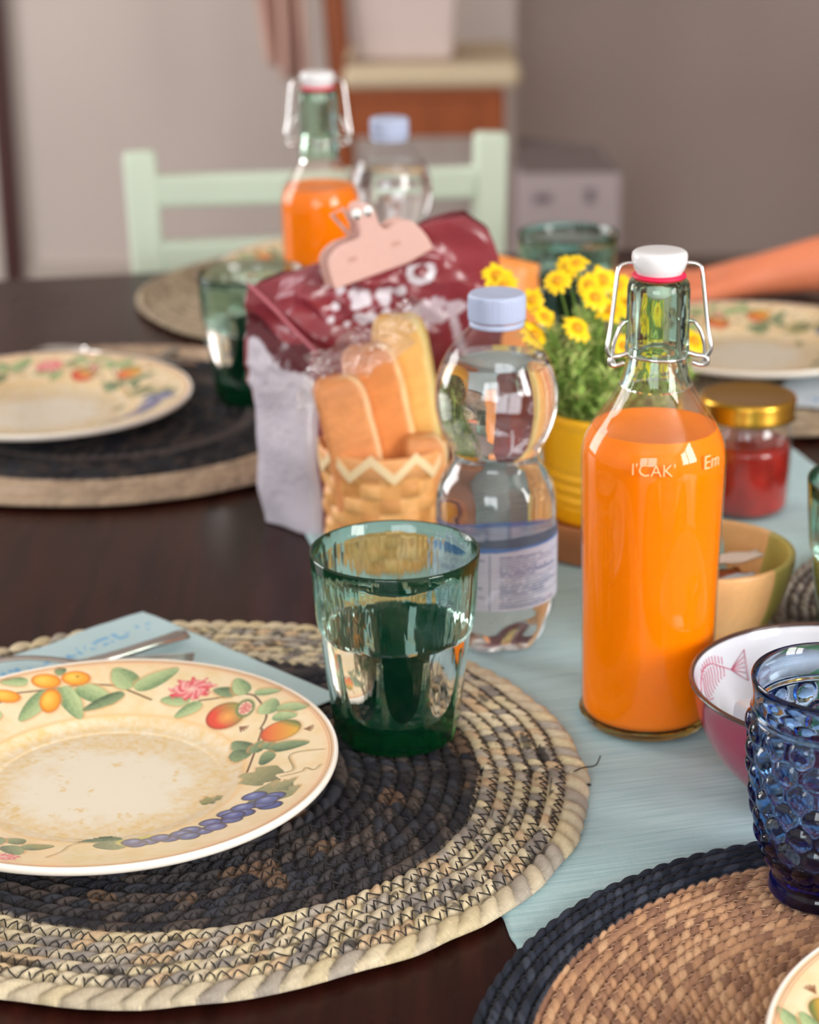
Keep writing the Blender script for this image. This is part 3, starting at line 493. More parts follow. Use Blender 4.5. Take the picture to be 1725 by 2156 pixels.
# ------------------------------------------------------------------ swing-top bottles
steel = mat('bright_steel', S(215, 215, 215), .18, 1)
def swing_bottle(loc, label, text=True, slim=1.0):
    root = empty('swing_top_bottle', loc); tag(root, label, 'bottle', 'orange juice bottles')
    clear = glass('clear_greenish_glass', S(236, 247, 240), 1.5, 0, .35, 160, (1, 1, .25)); skin = thin('glass_skin', (1, 1, 1, 1), 1.1, .03)
    outer = smooth_prof([(.0300, 0), (.0312, .0018), (.0324, .007), (.0328, .02), (.0334, .06), (.0342, .10), (.0349, .130), (.0349, .140), (.0338, .147), (.0305, .154), (.0262, .1605), (.0218, .167), (.0182, .1735), (.0158, .180), (.0146, .186), (.0140, .1895)], 4)
    io = len(outer)
    coll = [(.0149, .1908), (.0153, .1925), (.0151, .1945), (.0150, .200), (.0149, .212), (.0148, .2215), (.0142, .2245), (.0130, .2260), (.0108, .2262)]
    inn = smooth_prof([(.0098, .2240), (.0096, .212), (.0096, .194), (.0104, .187), (.0124, .180), (.0152, .1735), (.0192, .167), (.0236, .1605), (.0284, .1548), (.0316, .1505)], 4)
    prof = [(r*slim if z < .18 else r, z) for r, z in outer]+coll+inn
    n = 128
    def mod(r, z, T): return r*(1+.008*np.sin(T*14)*((z > .195) & (z < .221) & (r > .0135)))
    V, F = lathe(prof, n, mod); P = np.array(prof)
    rows = np.repeat(np.arange(len(prof)-1), n); mi = np.where(P[rows, 1] < .1745, 1, 0)
    mesh('glass', V, F, [clear, skin], root, midx=mi)
    base = smooth_prof([(.0, .0012), (.02, .0006), (.0290, .0004), (.0308, .0030), (.0316, .0055), (.0315, .0058), (.0, .0058)], 2)
    mesh('glass_base', *lathe([(r*slim, z) for r, z in base], 64), glass('amber_tint_glass', S(235, 225, 190), 1.5), root)
    jm = mat('orange_juice', S(255, 131, 0), .30, var=.02, vscale=40, coat=.0, sss=.35, sub=(.006,), spec=.06)
    jp = [(0, .0060), (.028, .0060), (.0310, .0066)]+[(r-.0008, z) for r, z in outer if .0075 < z < .1530]+[(.0300, .1537), (.0298, .1542), (.0294, .1541), (.0285, .1537), (0, .1537)]
    mesh('juice', *lathe([(r*slim, z) for r, z in jp], 96), jm, root)
    mesh('stopper', *lathe(smooth_prof([(0, .2400), (.0095, .2398), (.0122, .2390), (.0130, .2375), (.0130, .2350), (.0122, .2318), (.0108, .2290), (.0098, .2272), (.0094, .2262)], 3)[::-1]+[(.0, .2262)][:0], 64, cap0=True), mat('white_porcelain', S(232, 234, 238), .25, coat=.3), root)
    mesh('stopper_stem', *lathe([(0, .2165), (.0050, .2170), (.0062, .2185), (.0050, .2200), (.0045, .2255)], 32, cap1=True), mat('white_plastic', S(225, 220, 218), .4), root)
    tor = [(.0108+.0020*math.cos(a), .2276+.0013*math.sin(a)) for a in np.linspace(0, 2*PI, 13)]
    mesh('gasket', *lathe(tor, 64), mat('red_rubber', S(226, 22, 74), .45), root)
    wr = []
    for s in (-1, 1):
        wr.append(tube(spline([(s*.0115, 0, .2330), (s*.0150, -.001, .2336), (s*.0185, -.002, .2325), (s*.0198, -.003, .2290), (s*.0225, -.006, .2060), (s*.0242, -.008, .1960), (s*.0238, -.008, .1925), (s*.0215, -.007, .1885), (s*.0205, -.0068, .1862)], 5), .00105, 8))
    mesh('bail_wire', *join(wr), steel, root)
    lv = []
    for s in (-1, 1):
        lv.append(tube(spline([(s*.0148, -.004, .2065), (s*.0170, -.0055, .2062), (s*.0195, -.0068, .2020), (s*.0215, -.0072, .1945), (s*.0213, -.0070, .1895)], 5), .00095, 8))
        lv.append(tube(spline([(s*.0140, -.005, .1915), (s*.0180, -.0062, .1905), (s*.0222, -.0075, .1900), (s*.0228, -.0078, .1870), (s*.0200, -.0070, .1860), (s*.0160, -.0062, .1872)], 5), .0012, 8))
    mesh('lever', *join(lv[:2]), steel, root); mesh('lever', *join(lv[2:]), steel, root)
    rg = [(.0147*math.cos(a), .0147*math.sin(a), .1899+.0004*math.sin(2*a)) for a in np.linspace(0, 2*PI, 40)[:-1]]
    mesh('neck_ring', *tube(rg, .0008, 6, closed=True), steel, root)
    if text:
        TVs = []; TFs = []
        for s, a0, zb in (("I'CAK'", -PI/2-.42, .1400), ("Em", -PI/2+.60, .1410)):
            v, f = text_mesh(s, .0098 if s == 'Em' else .0084, .0004, -.0001); v[:, 0] *= .95
            a = a0+v[:, 0]/.035; rad = .0349+.0001+(v[:, 2]+.0002); o = sum(len(q) for q in TVs)
            TVs.append(np.stack([rad*np.cos(a), rad*np.sin(a), zb+v[:, 1]], 1)); TFs += [tuple(i+o for i in q) for q in f]
        e = mesh('embossed_lettering', np.vstack(TVs), TFs, mat('glint_relief', S(255, 206, 150), .12, coat=1), root, smooth=False)  # pale opaque colour stands in for glints on the clear letters
    return root
swing_bottle((.1180, .957, .0022), 'clear swing-top bottle full of orange juice standing in front on the aqua runner')
swing_bottle((-.0655, 1.58, .0004), 'blurred swing-top bottle of orange juice behind the pink clip', False, .86)

# ------------------------------------------------------------------ water bottles
def water_bottle(loc, label, sc_=1.0):
    root = empty('water_bottle', loc); root.scale = (sc_,)*3; tag(root, label, 'bottle', 'plastic water bottles')
    pr = [(.0, .004), (.010, .0035), (.018, .0002), (.0235, .0010), (.0275, .006), (.0305, .014), (.0322, .026), (.0325, .034), (.0322, .050), (.0326, .066), (.0328, .076), (.0322, .086), (.0296, .0945), (.0258, .1005), (.0236, .1045), (.0236, .1080), (.0250, .1125), (.0290, .120), (.0318, .129), (.0328, .138), (.0320, .148), (.0288, .1580), (.0240, .1665), (.0180, .1735), (.0142, .1775), (.0130, .1795), (.0130, .1855)]
    P = smooth_prof(pr, 4)
    def mod(r, z, T):
        pet = np.clip((.022-z)/.016, 0, 1)*np.clip((r-.008)/.008, 0, 1); r = r*(1-.16*pet*(.5+.5*np.cos(5*T+.6)))
        rib = ((z > .102) & (z < .110)); return r+.0002*np.sin(z*4200)*((z > .03) & (z < .075))
    n = 128; pet = thin('clear_plastic', (.985, .99, 1, 1), 1.3, .03, .25, 90)
    mesh('plastic_shell', *lathe(P, n, mod), pet, root)
    wp = [(max(r-.0006, 0), z+.0006) for r, z in P if z < .1590]; rt = wp[-1][0]; wp += [(rt-.0008, .1598), (rt*.5, .1595), (0, .1595)]
    mesh('water', *lathe(wp, n, mod), glass('water', (1, 1, 1, 1), 1.33, 0, .25, 55), root)
    # label: translucent wrap with printed lines
    nz_, nt = 160, 900; t = np.arange(nt+1)/nt; a = t*2*PI; z = np.linspace(0, 1, nz_)[:, None]
    topz = .066+.0055*np.sin(a*1.0+2.5)[None]+0*z; zb = .0300; Z = zb+(topz-zb)*z; A = np.repeat(a[None], nz_, 0)
    Rr = .03305+.0002*np.sin(Z*4200); V = np.stack([Rr*np.cos(A), Rr*np.sin(A), Z], -1).reshape(-1, 3)
    zz = Z.ravel(); aa = A.ravel(); s_ = aa*33; c = np.tile(S3(206, 212, 232), (len(zz), 1)); row = (zz*1000/1.75); ri = np.floor(row).astype(int); fr = row-ri
    rb = np.random.default_rng(3).random(400); word = (vnoise(s_*.8, ri*3.7, 1, 8) > -.62); letters = vnoise(s_*2.2, ri*2.3, 1, 9) > -.62
    inrow = (fr > .25) & (fr < .68); s0 = (s_ % 52); lim = 20+26*rb[ri % 400]
    ink = inrow & word & letters & (s0 < lim) & (zz < .0615) & (zz > .032)
    c[ink] = S3(92, 104, 156)
    c[(np.abs(s0-47) < .35) & (zz < .062)] = S3(110, 118, 160)
    wave = (Z > (.0615+.003*np.sin(A*1.0+2.2))).ravel(); c[wave] = S3(64, 120, 196); c[wave & (zz > .0655)] = S3(66, 84, 110)
    lm = bpy.data.materials.new('printed_film'); lm.use_nodes = True; N = lm.node_tree.nodes; L = lm.node_tree.links; b = N['Principled BSDF']; at = N.new('ShaderNodeAttribute'); at.attribute_name = 'Col'; L.new(at.outputs[0], b.inputs['Base Color']); b.inputs['Roughness'].default_value = .35; b.inputs['Alpha'].default_value = .80
    mesh('label', V, gridf(nz_, nt+1), lm, root, colr=c)
    cp = mat('pale_blue_cap_plastic', S(178, 192, 222), .42)
    def cmod(r, z, T): return r+.00022*np.sign(np.sin(T*60))*((r > .0144) & (z < .1938))
    mesh('cap', *lathe(smooth_prof([(.0145, .1815), (.0149, .1828), (.0149, .1925), (.0146, .1945), (.0138, .1953)], 3)+[(.013, .1953), (.0, .1949)], 240, cmod), cp, root)
    mesh('cap_ring', *lathe([(.0137, .1778), (.0144, .1782), (.0144, .1804), (.0137, .1808)], 64), cp, root)
    return root
water_bottle((.0465, 1.058, .0022), 'small plastic water bottle with pale blue cap standing behind the green tumbler')
water_bottle((-.0125, 1.625, .0026), 'blurred plastic water bottle with pale blue cap behind the snack bag', 1.0)

# ------------------------------------------------------------------ blue hobnail glass
def hobnail():
    n = 440; rows = []
    body = smooth_prof([(.0232, .0), (.0240, .0012), (.0236, .004), (.0226, .008), (.0240, .013), (.0275, .021), (.0302, .031), (.0322, .043), (.0336, .056), (.0343, .068), (.0343, .0755), (.0338, .0772), (.0348, .0788), (.0342, .0802), (.0341, .085), (.0350, .0912), (.0350, .0926), (.0344, .0934), (.0335, .0928)], 8)
    nr = 16; sp = .0093
    def mod(r, z, T):
        add = np.zeros_like(r)
        for i in range(7):
            zc = .0165+i*sp; off = .5*(i % 2); ph = (T/(2*PI)*nr+off) % 1-.5; circ = 2*PI*r/nr
            d = np.hypot(ph*circ/.0053, (z-zc)/.0050); add = np.maximum(add, np.where(d < 1, .0024*np.sqrt(np.clip(1-d*d, 0, 1)), 0))
        return r+add*((z > .010) & (z < .0765))
    no = len(body); inn = smooth_prof([(.0322, .089), (.0320, .078), (.0318, .066), (.0308, .050), (.0292, .037), (.0262, .025), (.0215, .0165), (.012, .0135), (0, .013)], 4)
    P = body+inn; V, F = lathe(P, n); V = V.reshape(len(P), n, 3); th = np.arange(n)/n*2*PI
    for i in range(no):
        q = mod(np.full(n, P[i][0]), np.full(n, P[i][1]), th); V[i, :, 0] = q*np.cos(th); V[i, :, 1] = q*np.sin(th)
    V = V.reshape(-1, 3); V = np.vstack([V, [[0, 0, .001]]]); k = len(V)-1; F += [[k, (j+1) % n, j] for j in range(n)]
    o = mesh('hobnail_glass', V, F, absorb('cobalt_glass', (.10, .48, .82), 255), loc=(.1730, .7725, .0098)); o.scale = (1, 1, 1.045)
    tag(o, 'blue hobnail drinking glass covered in raised round bumps on the navy-edged placemat', 'glass')
hobnail()

# ------------------------------------------------------------------ red enamel bowl
BX, BY, BR_ = .1975, .882, .0655
RB = empty('enamel_bowl', (BX, BY, .0026)); RB.scale = (1.05, 1.05, 1.03); tag(RB, 'red enamel bowl with white inside and fish drawings next to the orange juice bottle', 'bowl')
ro = smooth_prof([(0, .0015), (.024, .0), (.036, .0015), (.046, .009), (.055, .021), (.0608, .034), (.0632, .046), (.0648, .0505)], 4)
ri_ = smooth_prof([(.0640, .0512), (.0622, .046), (.0598, .034), (.0540, .022), (.0450, .0105), (.035, .0035), (0, .0028)], 4)
enm = mat('red_enamel', S(166, 44, 82), .18, coat=.5, var=.05, vscale=30); enw = mat('white_enamel', S(206, 210, 220), .12, coat=.5)
mesh('outer_shell', *lathe(ro, 96), enm, RB); mesh('inner_lining', *lathe(ri_, 96), enw, RB)
mesh('rim', *lathe([(.0643+.0013*math.cos(a), .0512+.0010*math.sin(a)) for a in np.linspace(0, 2*PI, 11)], 96), mat('brown_rim_enamel', S(66, 40, 34), .25, coat=.4), RB)
def rad_at(prof, z): P = np.array(sorted(prof, key=lambda p: p[1])); return float(np.interp(z, P[:, 1], P[:, 0]))
def on_bowl(prof, a, z, off): r = rad_at(prof, z)+off; return (r*math.cos(a), r*math.sin(a), z)
def fish(prof, a0, z0, s, off, m, r, solid, up=1, flip=1):
    parts = []; q = lambda x, y: on_bowl(prof, a0+flip*x*s/.060, z0+y*s*up, off)
    ln = lambda pts, rr=r: parts.append(tube([q(*p) for p in spline(pts, 5)], rr, 6))
    ln([(-.5, .02), (-.38, .26), (-.1, .38), (.25, .32), (.55, .16), (.85, .0)])
    ln([(-.5, .02), (-.44, -.16), (-.22, -.26), (.0, -.3)] if solid else [(-.5, .02), (-.3, -.26), (.1, -.3), (.5, -.14), (.85, .0)])
    for i in range(9):
        x = -.28+i*.11; yt = .3-.5*(x-.05)**2; ln([(x, yt), (x+.03, yt*.3), (x, -.05), (x+.03, -.24+.3*max(0, x))], r*.8); ln([(x, yt+.04), (x-.01, yt+.2)], r*.8)
    ln([(.85, 0), (1.2, .3), (1.2, -.3), (.85, 0)]) if False else parts.append(tube([q(*p) for p in ((.85, 0), (1.25, .32), (1.25, -.32), (.85, 0))], r, 6))
    for y in (-.16, -.05, .06, .17): parts.append(tube([q(.85, 0), q(1.23, y)], r*.8, 6))
    return mesh('fish_drawing', *join(parts), m, RB)
pinkink = mat('pink_ink', S(196, 96, 122), .4); whiteink = mat('pale_ink', S(232, 196, 206), .4)
fish(ri_, 2.62, .0365, .023, -.0002, pinkink, .00028, True, flip=-1)
fish(ri_, 1.2, .0365, .023, -.0002, mat('yellow_ink', S(226, 206, 150), .4), .00028, True, flip=-1)
fish(ro, -2.02, .030, .019, .0002, whiteink, .00028, False, flip=-1)
fish(ro, -.9, .030, .019, .0002, whiteink, .00028, False, flip=-1)
# candies and a small white dish inside the bowl
V, F = box(-.014, .014, -.010, .010, 0, .036); wj = mesh('butter_portion', V, F, mat('glossy_white_foil', S(205, 208, 216), .25), loc=(BX-.034, BY+.002, .0068)); wj.rotation_euler = (0, .10, .5); bev(wj, .0035, 4)
tag(wj, 'small white single-serve portion pack in the red bowl, behind the blue glass rim', 'portion pack')
def candy(loc, rot, colr, label):
    root = empty('wrapped_candy', loc); root.rotation_euler = rot; tag(root, label, 'candy', 'wrapped candies in the red bowl')
    m = mat('candy_foil_%d_%d' % (colr[0], colr[1]), S(*colr), .25, coat=.6, bump=.4, bscale=300)
    mesh('sweet', *lathe(smooth_prof([(.0, -.0105), (.0045, -.010), (.0078, -.006), (.0082, 0), (.0078, .006), (.0045, .010), (.0, .0105)], 3), 24), m, root)
    for s in (-1, 1):
        mesh('wrapper_twist', *lathe([(.0018, s*.0098), (.0035, s*.013), (.0085, s*.019)], 24, lambda r, z, T: r*(1+.18*np.sin(T*7))), m, root)
candy((BX+.002, BY+.026, .040), (.35, .3, .5), (52, 150, 88), 'green foil wrapped candy in the red bowl')
candy((BX+.021, BY+.030, .040), (1.3, .2, 2.0), (196, 52, 104), 'pink foil wrapped candy beside the green candy in the red bowl')
candy((BX+.012, BY-.004, .016), (1.6, .1, 1.1), (190, 40, 52), 'red foil wrapped candy low in the red bowl behind the blue glass')
candy((BX+.036, BY+.006, .028), (1.5, .4, .1), (226, 160, 60), 'gold foil wrapped candy at the right side of the red bowl')
candy((BX+.010, BY+.022, .016), (1.55, .1, .3), (230, 205, 215), 'pale pink wrapped candy under the green one in the red bowl')

# ------------------------------------------------------------------ wooden bowl with sachets
WX, WY = .1605, 1.0635
P = smooth_prof([(0, .0), (.028, .0), (.034, .006), (.0425, .022), (.0480, .040), (.0490, .048), (.0482, .0498), (.0455, .0494), (.0438, .042), (.0385, .024), (.030, .010), (0, .007)], 4)
V, F = lathe(P, 160); th = np.tile(np.arange(160)/160*2*PI, len(P)); zz = V[:, 2]
pal = np.array([S3(236, 184, 124), S3(244, 196, 136), S3(178, 166, 84), S3(226, 170, 104), S3(238, 190, 134), S3(206, 150, 92)])
si = (np.floor((th+.15)/(2*PI)*9)).astype(int); cmap = [2, 0, 3, 1, 5, 4, 1, 0, 2]; c = pal[np.array(cmap)[si % 9]]; c = np.where((zz < .016)[:, None], S3(240, 176, 110), c); c = c*(1+.06*vnoise(th*40, zz*900, 1, 3))[:, None]
wb = empty('wooden_bowl', (WX, WY, .0026)); tag(wb, 'small round bamboo bowl holding sachets behind the orange juice bottle', 'bowl')
mesh('bowl_body', V, F, mat('bamboo', None, .4, attr=True, coat=.2), wb, colr=c)
def sachet(name, pts, wd_, m, label, cat, th_=.0012):
    a, b = Vector(pts[0]), Vector(pts[1]); root = None
    L = (b-a).length; g1, g2 = 12, 6; V = []
    for i in range(g1):
        for j in range(g2):
            x = i/(g1-1)*L; y = (j/(g2-1)-.5)*wd_; V.append((x, y, .0009*math.sin(i*1.3+j)+.001*math.sin(j*2.1)))
    o = mesh(name, V, gridf(g1, g2), m); o.location = a; t = (b-a).normalized(); s = Vector((0, 0, 1)).cross(t).normalized(); u = t.cross(s); o.rotation_euler = Matrix((t, s, u)).transposed().to_euler()
    so = o.modifiers.new('thickness', 'SOLIDIFY'); so.thickness = th_; tag(o, label, cat); return o
sachet('paper_napkin', [(WX+.004, WY+.012, .024), (WX-.003, WY+.024, .062)], .030, mat('aqua_paper', S(176, 208, 208), .8), 'folded aqua paper napkin poking out of the bamboo bowl', 'napkin')
sachet('sugar_stick', [(WX-.024, WY-.008, .042), (WX+.031, WY+.004, .047)], .011, mat('white_paper', S(226, 204, 190), .5), 'white paper sugar stick lying across the bamboo bowl', 'sachet')
sachet('tea_sachet', [(WX-.016, WY-.020, .036), (WX+.020, WY-.008, .041)], .018, mat('brown_foil', S(150, 76, 34), .3), 'brown foil tea sachet under the sugar stick in the bamboo bowl', 'sachet')
sachet('salt_sachet', [(WX-.010, WY-.032, .041), (WX+.026, WY-.020, .043)], .014, mat('silver_paper', S(186, 188, 196), .35), 'silver paper sachet at the front inside the bamboo bowl', 'sachet')

# ------------------------------------------------------------------ flower pot
FX, FY = .1215, 1.205
st = empty('wooden_saucer', (FX, FY, .0026)); tag(st, 'round brown wooden saucer under the yellow flower pot', 'saucer')
mesh('saucer_body', *lathe(smooth_prof([(0, 0), (.040, 0), (.046, .004), (.0520, .018), (.0530, .0255), (.0515, .0268), (.0490, .0255), (.046, .0215), (.0, .0212)], 4), 96), mat('brown_wood', S(176, 112, 66), .45, var=.15, vscale=8, stretch=(1, 1, 6)), st)
pot = empty('flower_pot', (FX, FY, .0243)); tag(pot, 'yellow ridged pot of small yellow flowers standing on the wooden saucer', 'potted plant')
pm = mat('yellow_glaze', S(254, 190, 14), .35, coat=.3, var=.06, vscale=14)
def potmod(r, z, T): return r+.0006*np.sin(z*900)*((z > .012) & (z < .035) & (r > .03))
mesh('pot', *lathe([(0, 0), (.0365, 0), (.0385, .0015)]+[(.0388+.0034*t, .0015+.062*t) for t in np.linspace(.02, .96, 60)]+[(.0428, .0625), (.0432, .066), (.0428, .0682), (.0408, .0682), (.0400, .064), (.0395, .055), (0, .055)], 96, potmod), pm, pot)
mesh('soil', *lathe([(.0396, .0565), (.02, .0585), (0, .059)], 32), mat('dark_soil', S(48, 36, 28), .95, bump=1, bscale=400), pot)
lf_m = mat('leaf_green', None, .5, attr=True, sss=0)
gl = random.Random(11); LVt = []; LF = []; LC = []
def leaf(p, d, up, L, wd_, c):
    p = Vector(p); d = d.normalized(); s = d.cross(up).normalized(); u = s.cross(d); o = len(LVt)
    for (t, q, h) in ((0, .15, 0), (.35, 1, .12), (.7, .75, .1), (1, .0, -.08)):
        for k in ((-1, 1) if q else (0,)): LVt.append(tuple(p+d*L*t+s*k*q*wd_/2+u*L*h)); LC.append(c)
    LF.extend([(o, o+1, o+3, o+2), (o+2, o+3, o+5, o+4), (o+4, o+5, o+6)])
stemparts = []; tips = []
FW = [(0.0987, 1.19, 0.1818), (0.0867, 1.175, 0.1751), (0.1135, 1.19, 0.1718), (0.1073, 1.165, 0.1673), (0.0723, 1.175, 0.1641), (0.0784, 1.165, 0.1565), (0.0724, 1.16, 0.1472), (0.0964, 1.155, 0.1522), (0.0523, 1.2, 0.1724), (0.0566, 1.19, 0.1688), (0.123, 1.19, 0.1683), (0.1174, 1.17, 0.1584), (0.1288, 1.19, 0.1575), (0.1668, 1.18, 0.1368), (0.1474, 1.19, 0.1493), (0.1235, 1.16, 0.1405), (0.1573, 1.2, 0.1547), (0.1413, 1.21, 0.1668), (0.094, 1.2, 0.1768), (0.1049, 1.18, 0.1715)]
for i in range(150):
    a = gl.random()*2*PI; r0 = .034*math.sqrt(gl.random()); r1 = r0*1.3+.010*gl.random(); h = .045+.055*gl.random()*(1-(r0/.036)**2*.45)
    b = Vector((r0*math.cos(a), r0*math.sin(a), .057)); t = Vector((r1*math.cos(a+.2), r1*math.sin(a+.2), .035+h)); tips.append(t)
    mid = (b+t)/2+Vector((gl.uniform(-.004, .004), gl.uniform(-.004, .004), .004)); pts = spline([b, mid, t], 4); stemparts.append(tube(pts, .0007, 4))
    nL = 17
    for k in range(nL):
        f = .10+.9*k/nL; p = Vector(pts[min(int(f*8), 8)]).lerp(Vector(pts[min(int(f*8)+1, 8)]), (f*8) % 1)
        aa = k*2.4+gl.random(); d = Vector((math.cos(aa), math.sin(aa), .35+.5*gl.random())); g_ = gl.random()
        c = S3(158+60*g_, 196+30*g_, 98+50*g_); leaf(p, d, Vector((0, 0, 1)), .007+.007*gl.random(), .0026+.002*gl.random(), c)
mesh('stems', *join(stemparts), mat('stem_green', S(120, 160, 70), .5), pot)
fo = mesh('foliage', LVt, LF, lf_m, pot, colr=np.array(LC))
yel = mat('yellow_petal', S(252, 212, 8), .5); yc = mat('orange_flower_centre', S(226, 158, 6), .7)
for i, (fx, fy, fz) in enumerate(FW):
    p = Vector((fx-FX, fy-FY, fz-.0243)); rr = (gl.uniform(.0066, .0088)); parts = []
    nv = Vector((gl.uniform(-.5, .5), -.75+gl.uniform(-.3, .3), .7)).normalized(); tq = nv.to_track_quat('Z', 'Y')
    for k in range(12):
        a = k/12*2*PI+gl.random()*.2; L_ = rr*(.85+.3*gl.random()); v = []
        for (t, q, h) in ((.2, .3, 0), (.6, 1, .1), (.9, .8, .05), (1.05, .3, -.1)):
            for s in (-1, 1): vv = Vector((math.cos(a)*t*L_-math.sin(a)*s*q*rr*.24, math.sin(a)*t*L_+math.cos(a)*s*q*rr*.24, h*rr+gl.uniform(0, .0006))); v.append(tuple(p+tq @ vv))
        parts.append((v, [(0, 1, 3, 2), (2, 3, 5, 4), (4, 5, 7, 6)]))
    fl = mesh('flower', *join(parts), yel, pot)
    mesh('flower_centre', *join([([tuple(p+tq @ Vector(q)) for q in lathe([(rr*.42, 0), (rr*.38, rr*.22), (rr*.2, rr*.33), (0, rr*.36)], 12)[0].tolist()], lathe([(rr*.42, 0), (rr*.38, rr*.22), (rr*.2, rr*.33), (0, rr*.36)], 12)[1])]), yc, fl)
    b = Vector((p.x*.45, p.y*.3, .07)); mesh('flower_stem', *tube(spline([b, (b+p)/2+Vector((0, 0, .006)), p], 4), .0006, 5), MC['stem_green'], fl)

# ------------------------------------------------------------------ jam jar
jx, jy = .2150, 1.266
jar = empty('jam_jar', (jx, jy, .0026)); tag(jar, 'glass jar of red jam with a gold screw lid on the aqua runner', 'jar')
pj = smooth_prof([(.0, .001), (.022, .0), (.0268, .0025), (.0282, .008), (.0285, .03), (.0284, .050), (.0272, .0575), (.0262, .0600), (.0265, .0640)], 4)
mesh('glass', *lathe(pj, 96), thin('jar_glass', (.98, .98, .98, 1), 1.5, .02, .12, 60), jar)
jamc = mat('red_jam', S(158, 38, 30), .12, bump=.5, bscale=70, var=.35, vscale=60, coat=.4, sss=.2)
mesh('jam', *lathe([(0, .003)]+[(r-.0012, z+.0015) for r, z in pj if .0005 < z < .044]+[(.0262, .0462), (.018, .0450), (.008, .0468), (0, .0465)], 96), jamc, jar)
gold = mat('gold_lid', S(206, 160, 62), .26, 1)
mesh('lid', *lathe([(.0290, .0625), (.0303, .0628), (.0306, .0645), (.0300, .0660), (.0303, .0740), (.0296, .0762), (.0280, .0768), (.0255, .0762), (.0, .0762)], 96), gold, jar)

# ------------------------------------------------------------------ basket, bread, film
KX, KY = -.0155, 1.195
bk = empty('bread_basket', (KX, KY, .0006)); bk.scale = (.94, .94, 1); tag(bk, 'round woven splint basket holding bread beside the snack bag', 'basket')
nA, nZ = 420, 110; A = np.repeat((np.arange(nA)/nA*2*PI)[None], nZ, 0); Zt = np.repeat(np.linspace(0, 1, nZ)[:, None], nA, 1)
row = Zt*6.5; ri2 = np.floor(row); fr = row-ri2; bulge = np.sqrt(np.clip(1-(2*fr-1)**2, 0, 1)); wv = np.cos(A*9+PI*ri2)
R_ = .0365+.0025*Zt-.001+.0012*bulge+.0015*wv*bulge; Vb = np.stack([R_*np.cos(A), R_*np.sin(A), Zt*.062], -1).reshape(-1, 3)
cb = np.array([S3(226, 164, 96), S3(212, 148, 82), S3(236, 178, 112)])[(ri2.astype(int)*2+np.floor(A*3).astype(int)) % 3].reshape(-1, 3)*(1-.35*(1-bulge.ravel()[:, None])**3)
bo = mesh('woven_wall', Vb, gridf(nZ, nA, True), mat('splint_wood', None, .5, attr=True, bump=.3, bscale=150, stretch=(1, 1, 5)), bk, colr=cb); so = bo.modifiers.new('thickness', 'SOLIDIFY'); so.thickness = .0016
mesh('base', *lathe([(0, .001), (.0375, .001), (.0375, .004), (0, .004)], 48), mat('splint_plain', S(216, 154, 90), .5), bk)
mesh('rim_band', *lathe([(.0385, .060), (.0405, .061), (.0412, .071), (.0402, .0735), (.0388, .0725), (.0378, .061)], 96), mat('splint_rim', S(232, 166, 106), .5), bk)
zz_ = []
for k in range(9):
    a0 = k/9*2*PI; a1 = (k+.5)/9*2*PI; a2 = (k+1)/9*2*PI
    for (b0, c0, z0_, z1_) in ((a0, a1, .061, .073), (a1, a2, .073, .061)):
        v = []; m_ = 8
        for i in range(m_+1):
            t = i/m_; a = b0+(c0-b0)*t; z = z0_+(z1_-z0_)*t
            for q in (-.0032, .0032): v.append((.0418*math.cos(a), .0418*math.sin(a), z+q))
            for q in (.0032, -.0032): v.append((.0409*math.cos(a), .0409*math.sin(a), z+q))
        zz_.append((v, [tuple(i*4+j for j in (0, 3, 2, 1)) if False else (i*4+j, i*4+(j+1) % 4, (i+1)*4+(j+1) % 4, (i+1)*4+j) for i in range(m_) for j in range(4)]))
mesh('zigzag_lacing', *join(zz_), mat('cream_splint', S(238, 212, 166), .5), bk, smooth=False)
def bread(x, y, zt, lean, rz, wd_, dp, c1, c2, label):
    H_ = zt-.012; n1, n2 = 40, 36; a = np.arange(n2)/n2*2*PI; V = []
    for i in range(n1):
        t = i/(n1-1); e = math.sqrt(max(0, 1-max(0, (t-.86)/.14)**2)) if t > .86 else 1
        sx = np.sign(np.cos(a))*np.abs(np.cos(a))**.35*wd_/2*(.55+.45*e); sy = np.sign(np.sin(a))*np.abs(np.sin(a))**.35*dp/2*(.55+.45*e)
        nzv = .0008*vnoise(a*2+t*7, a*0+t*9, 1, int(x*1e4) % 50)
        V.append(np.stack([sx*(1+nzv*20)+.004*math.sin(t*3), sy, np.full(n2, t*H_)+.0006*np.cos(a*2)], 1))
    V = np.concatenate(V); F = gridf(n1, n2, True).tolist()+[list(range(n2))[::-1], list(range((n1-1)*n2, n1*n2))]
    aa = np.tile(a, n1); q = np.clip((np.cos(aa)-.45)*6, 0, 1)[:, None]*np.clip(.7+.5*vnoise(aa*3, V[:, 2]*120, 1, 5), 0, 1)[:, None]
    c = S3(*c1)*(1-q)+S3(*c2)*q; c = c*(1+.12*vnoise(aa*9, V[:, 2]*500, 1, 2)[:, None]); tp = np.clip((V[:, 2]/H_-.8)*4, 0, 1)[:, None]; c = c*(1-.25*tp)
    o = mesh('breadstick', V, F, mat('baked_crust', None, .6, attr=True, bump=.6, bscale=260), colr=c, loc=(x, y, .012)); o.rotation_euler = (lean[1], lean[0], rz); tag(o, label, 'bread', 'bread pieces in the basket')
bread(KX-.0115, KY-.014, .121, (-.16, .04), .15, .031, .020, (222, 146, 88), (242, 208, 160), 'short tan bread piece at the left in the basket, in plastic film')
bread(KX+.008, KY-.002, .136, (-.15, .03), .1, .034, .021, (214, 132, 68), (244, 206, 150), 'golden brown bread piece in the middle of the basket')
bread(KX+.0215, KY+.012, .149, (-.10, .02), -.1, .033, .021, (228, 176, 96), (214, 196, 130), 'tallest pale yellow bread piece at the right in the basket')
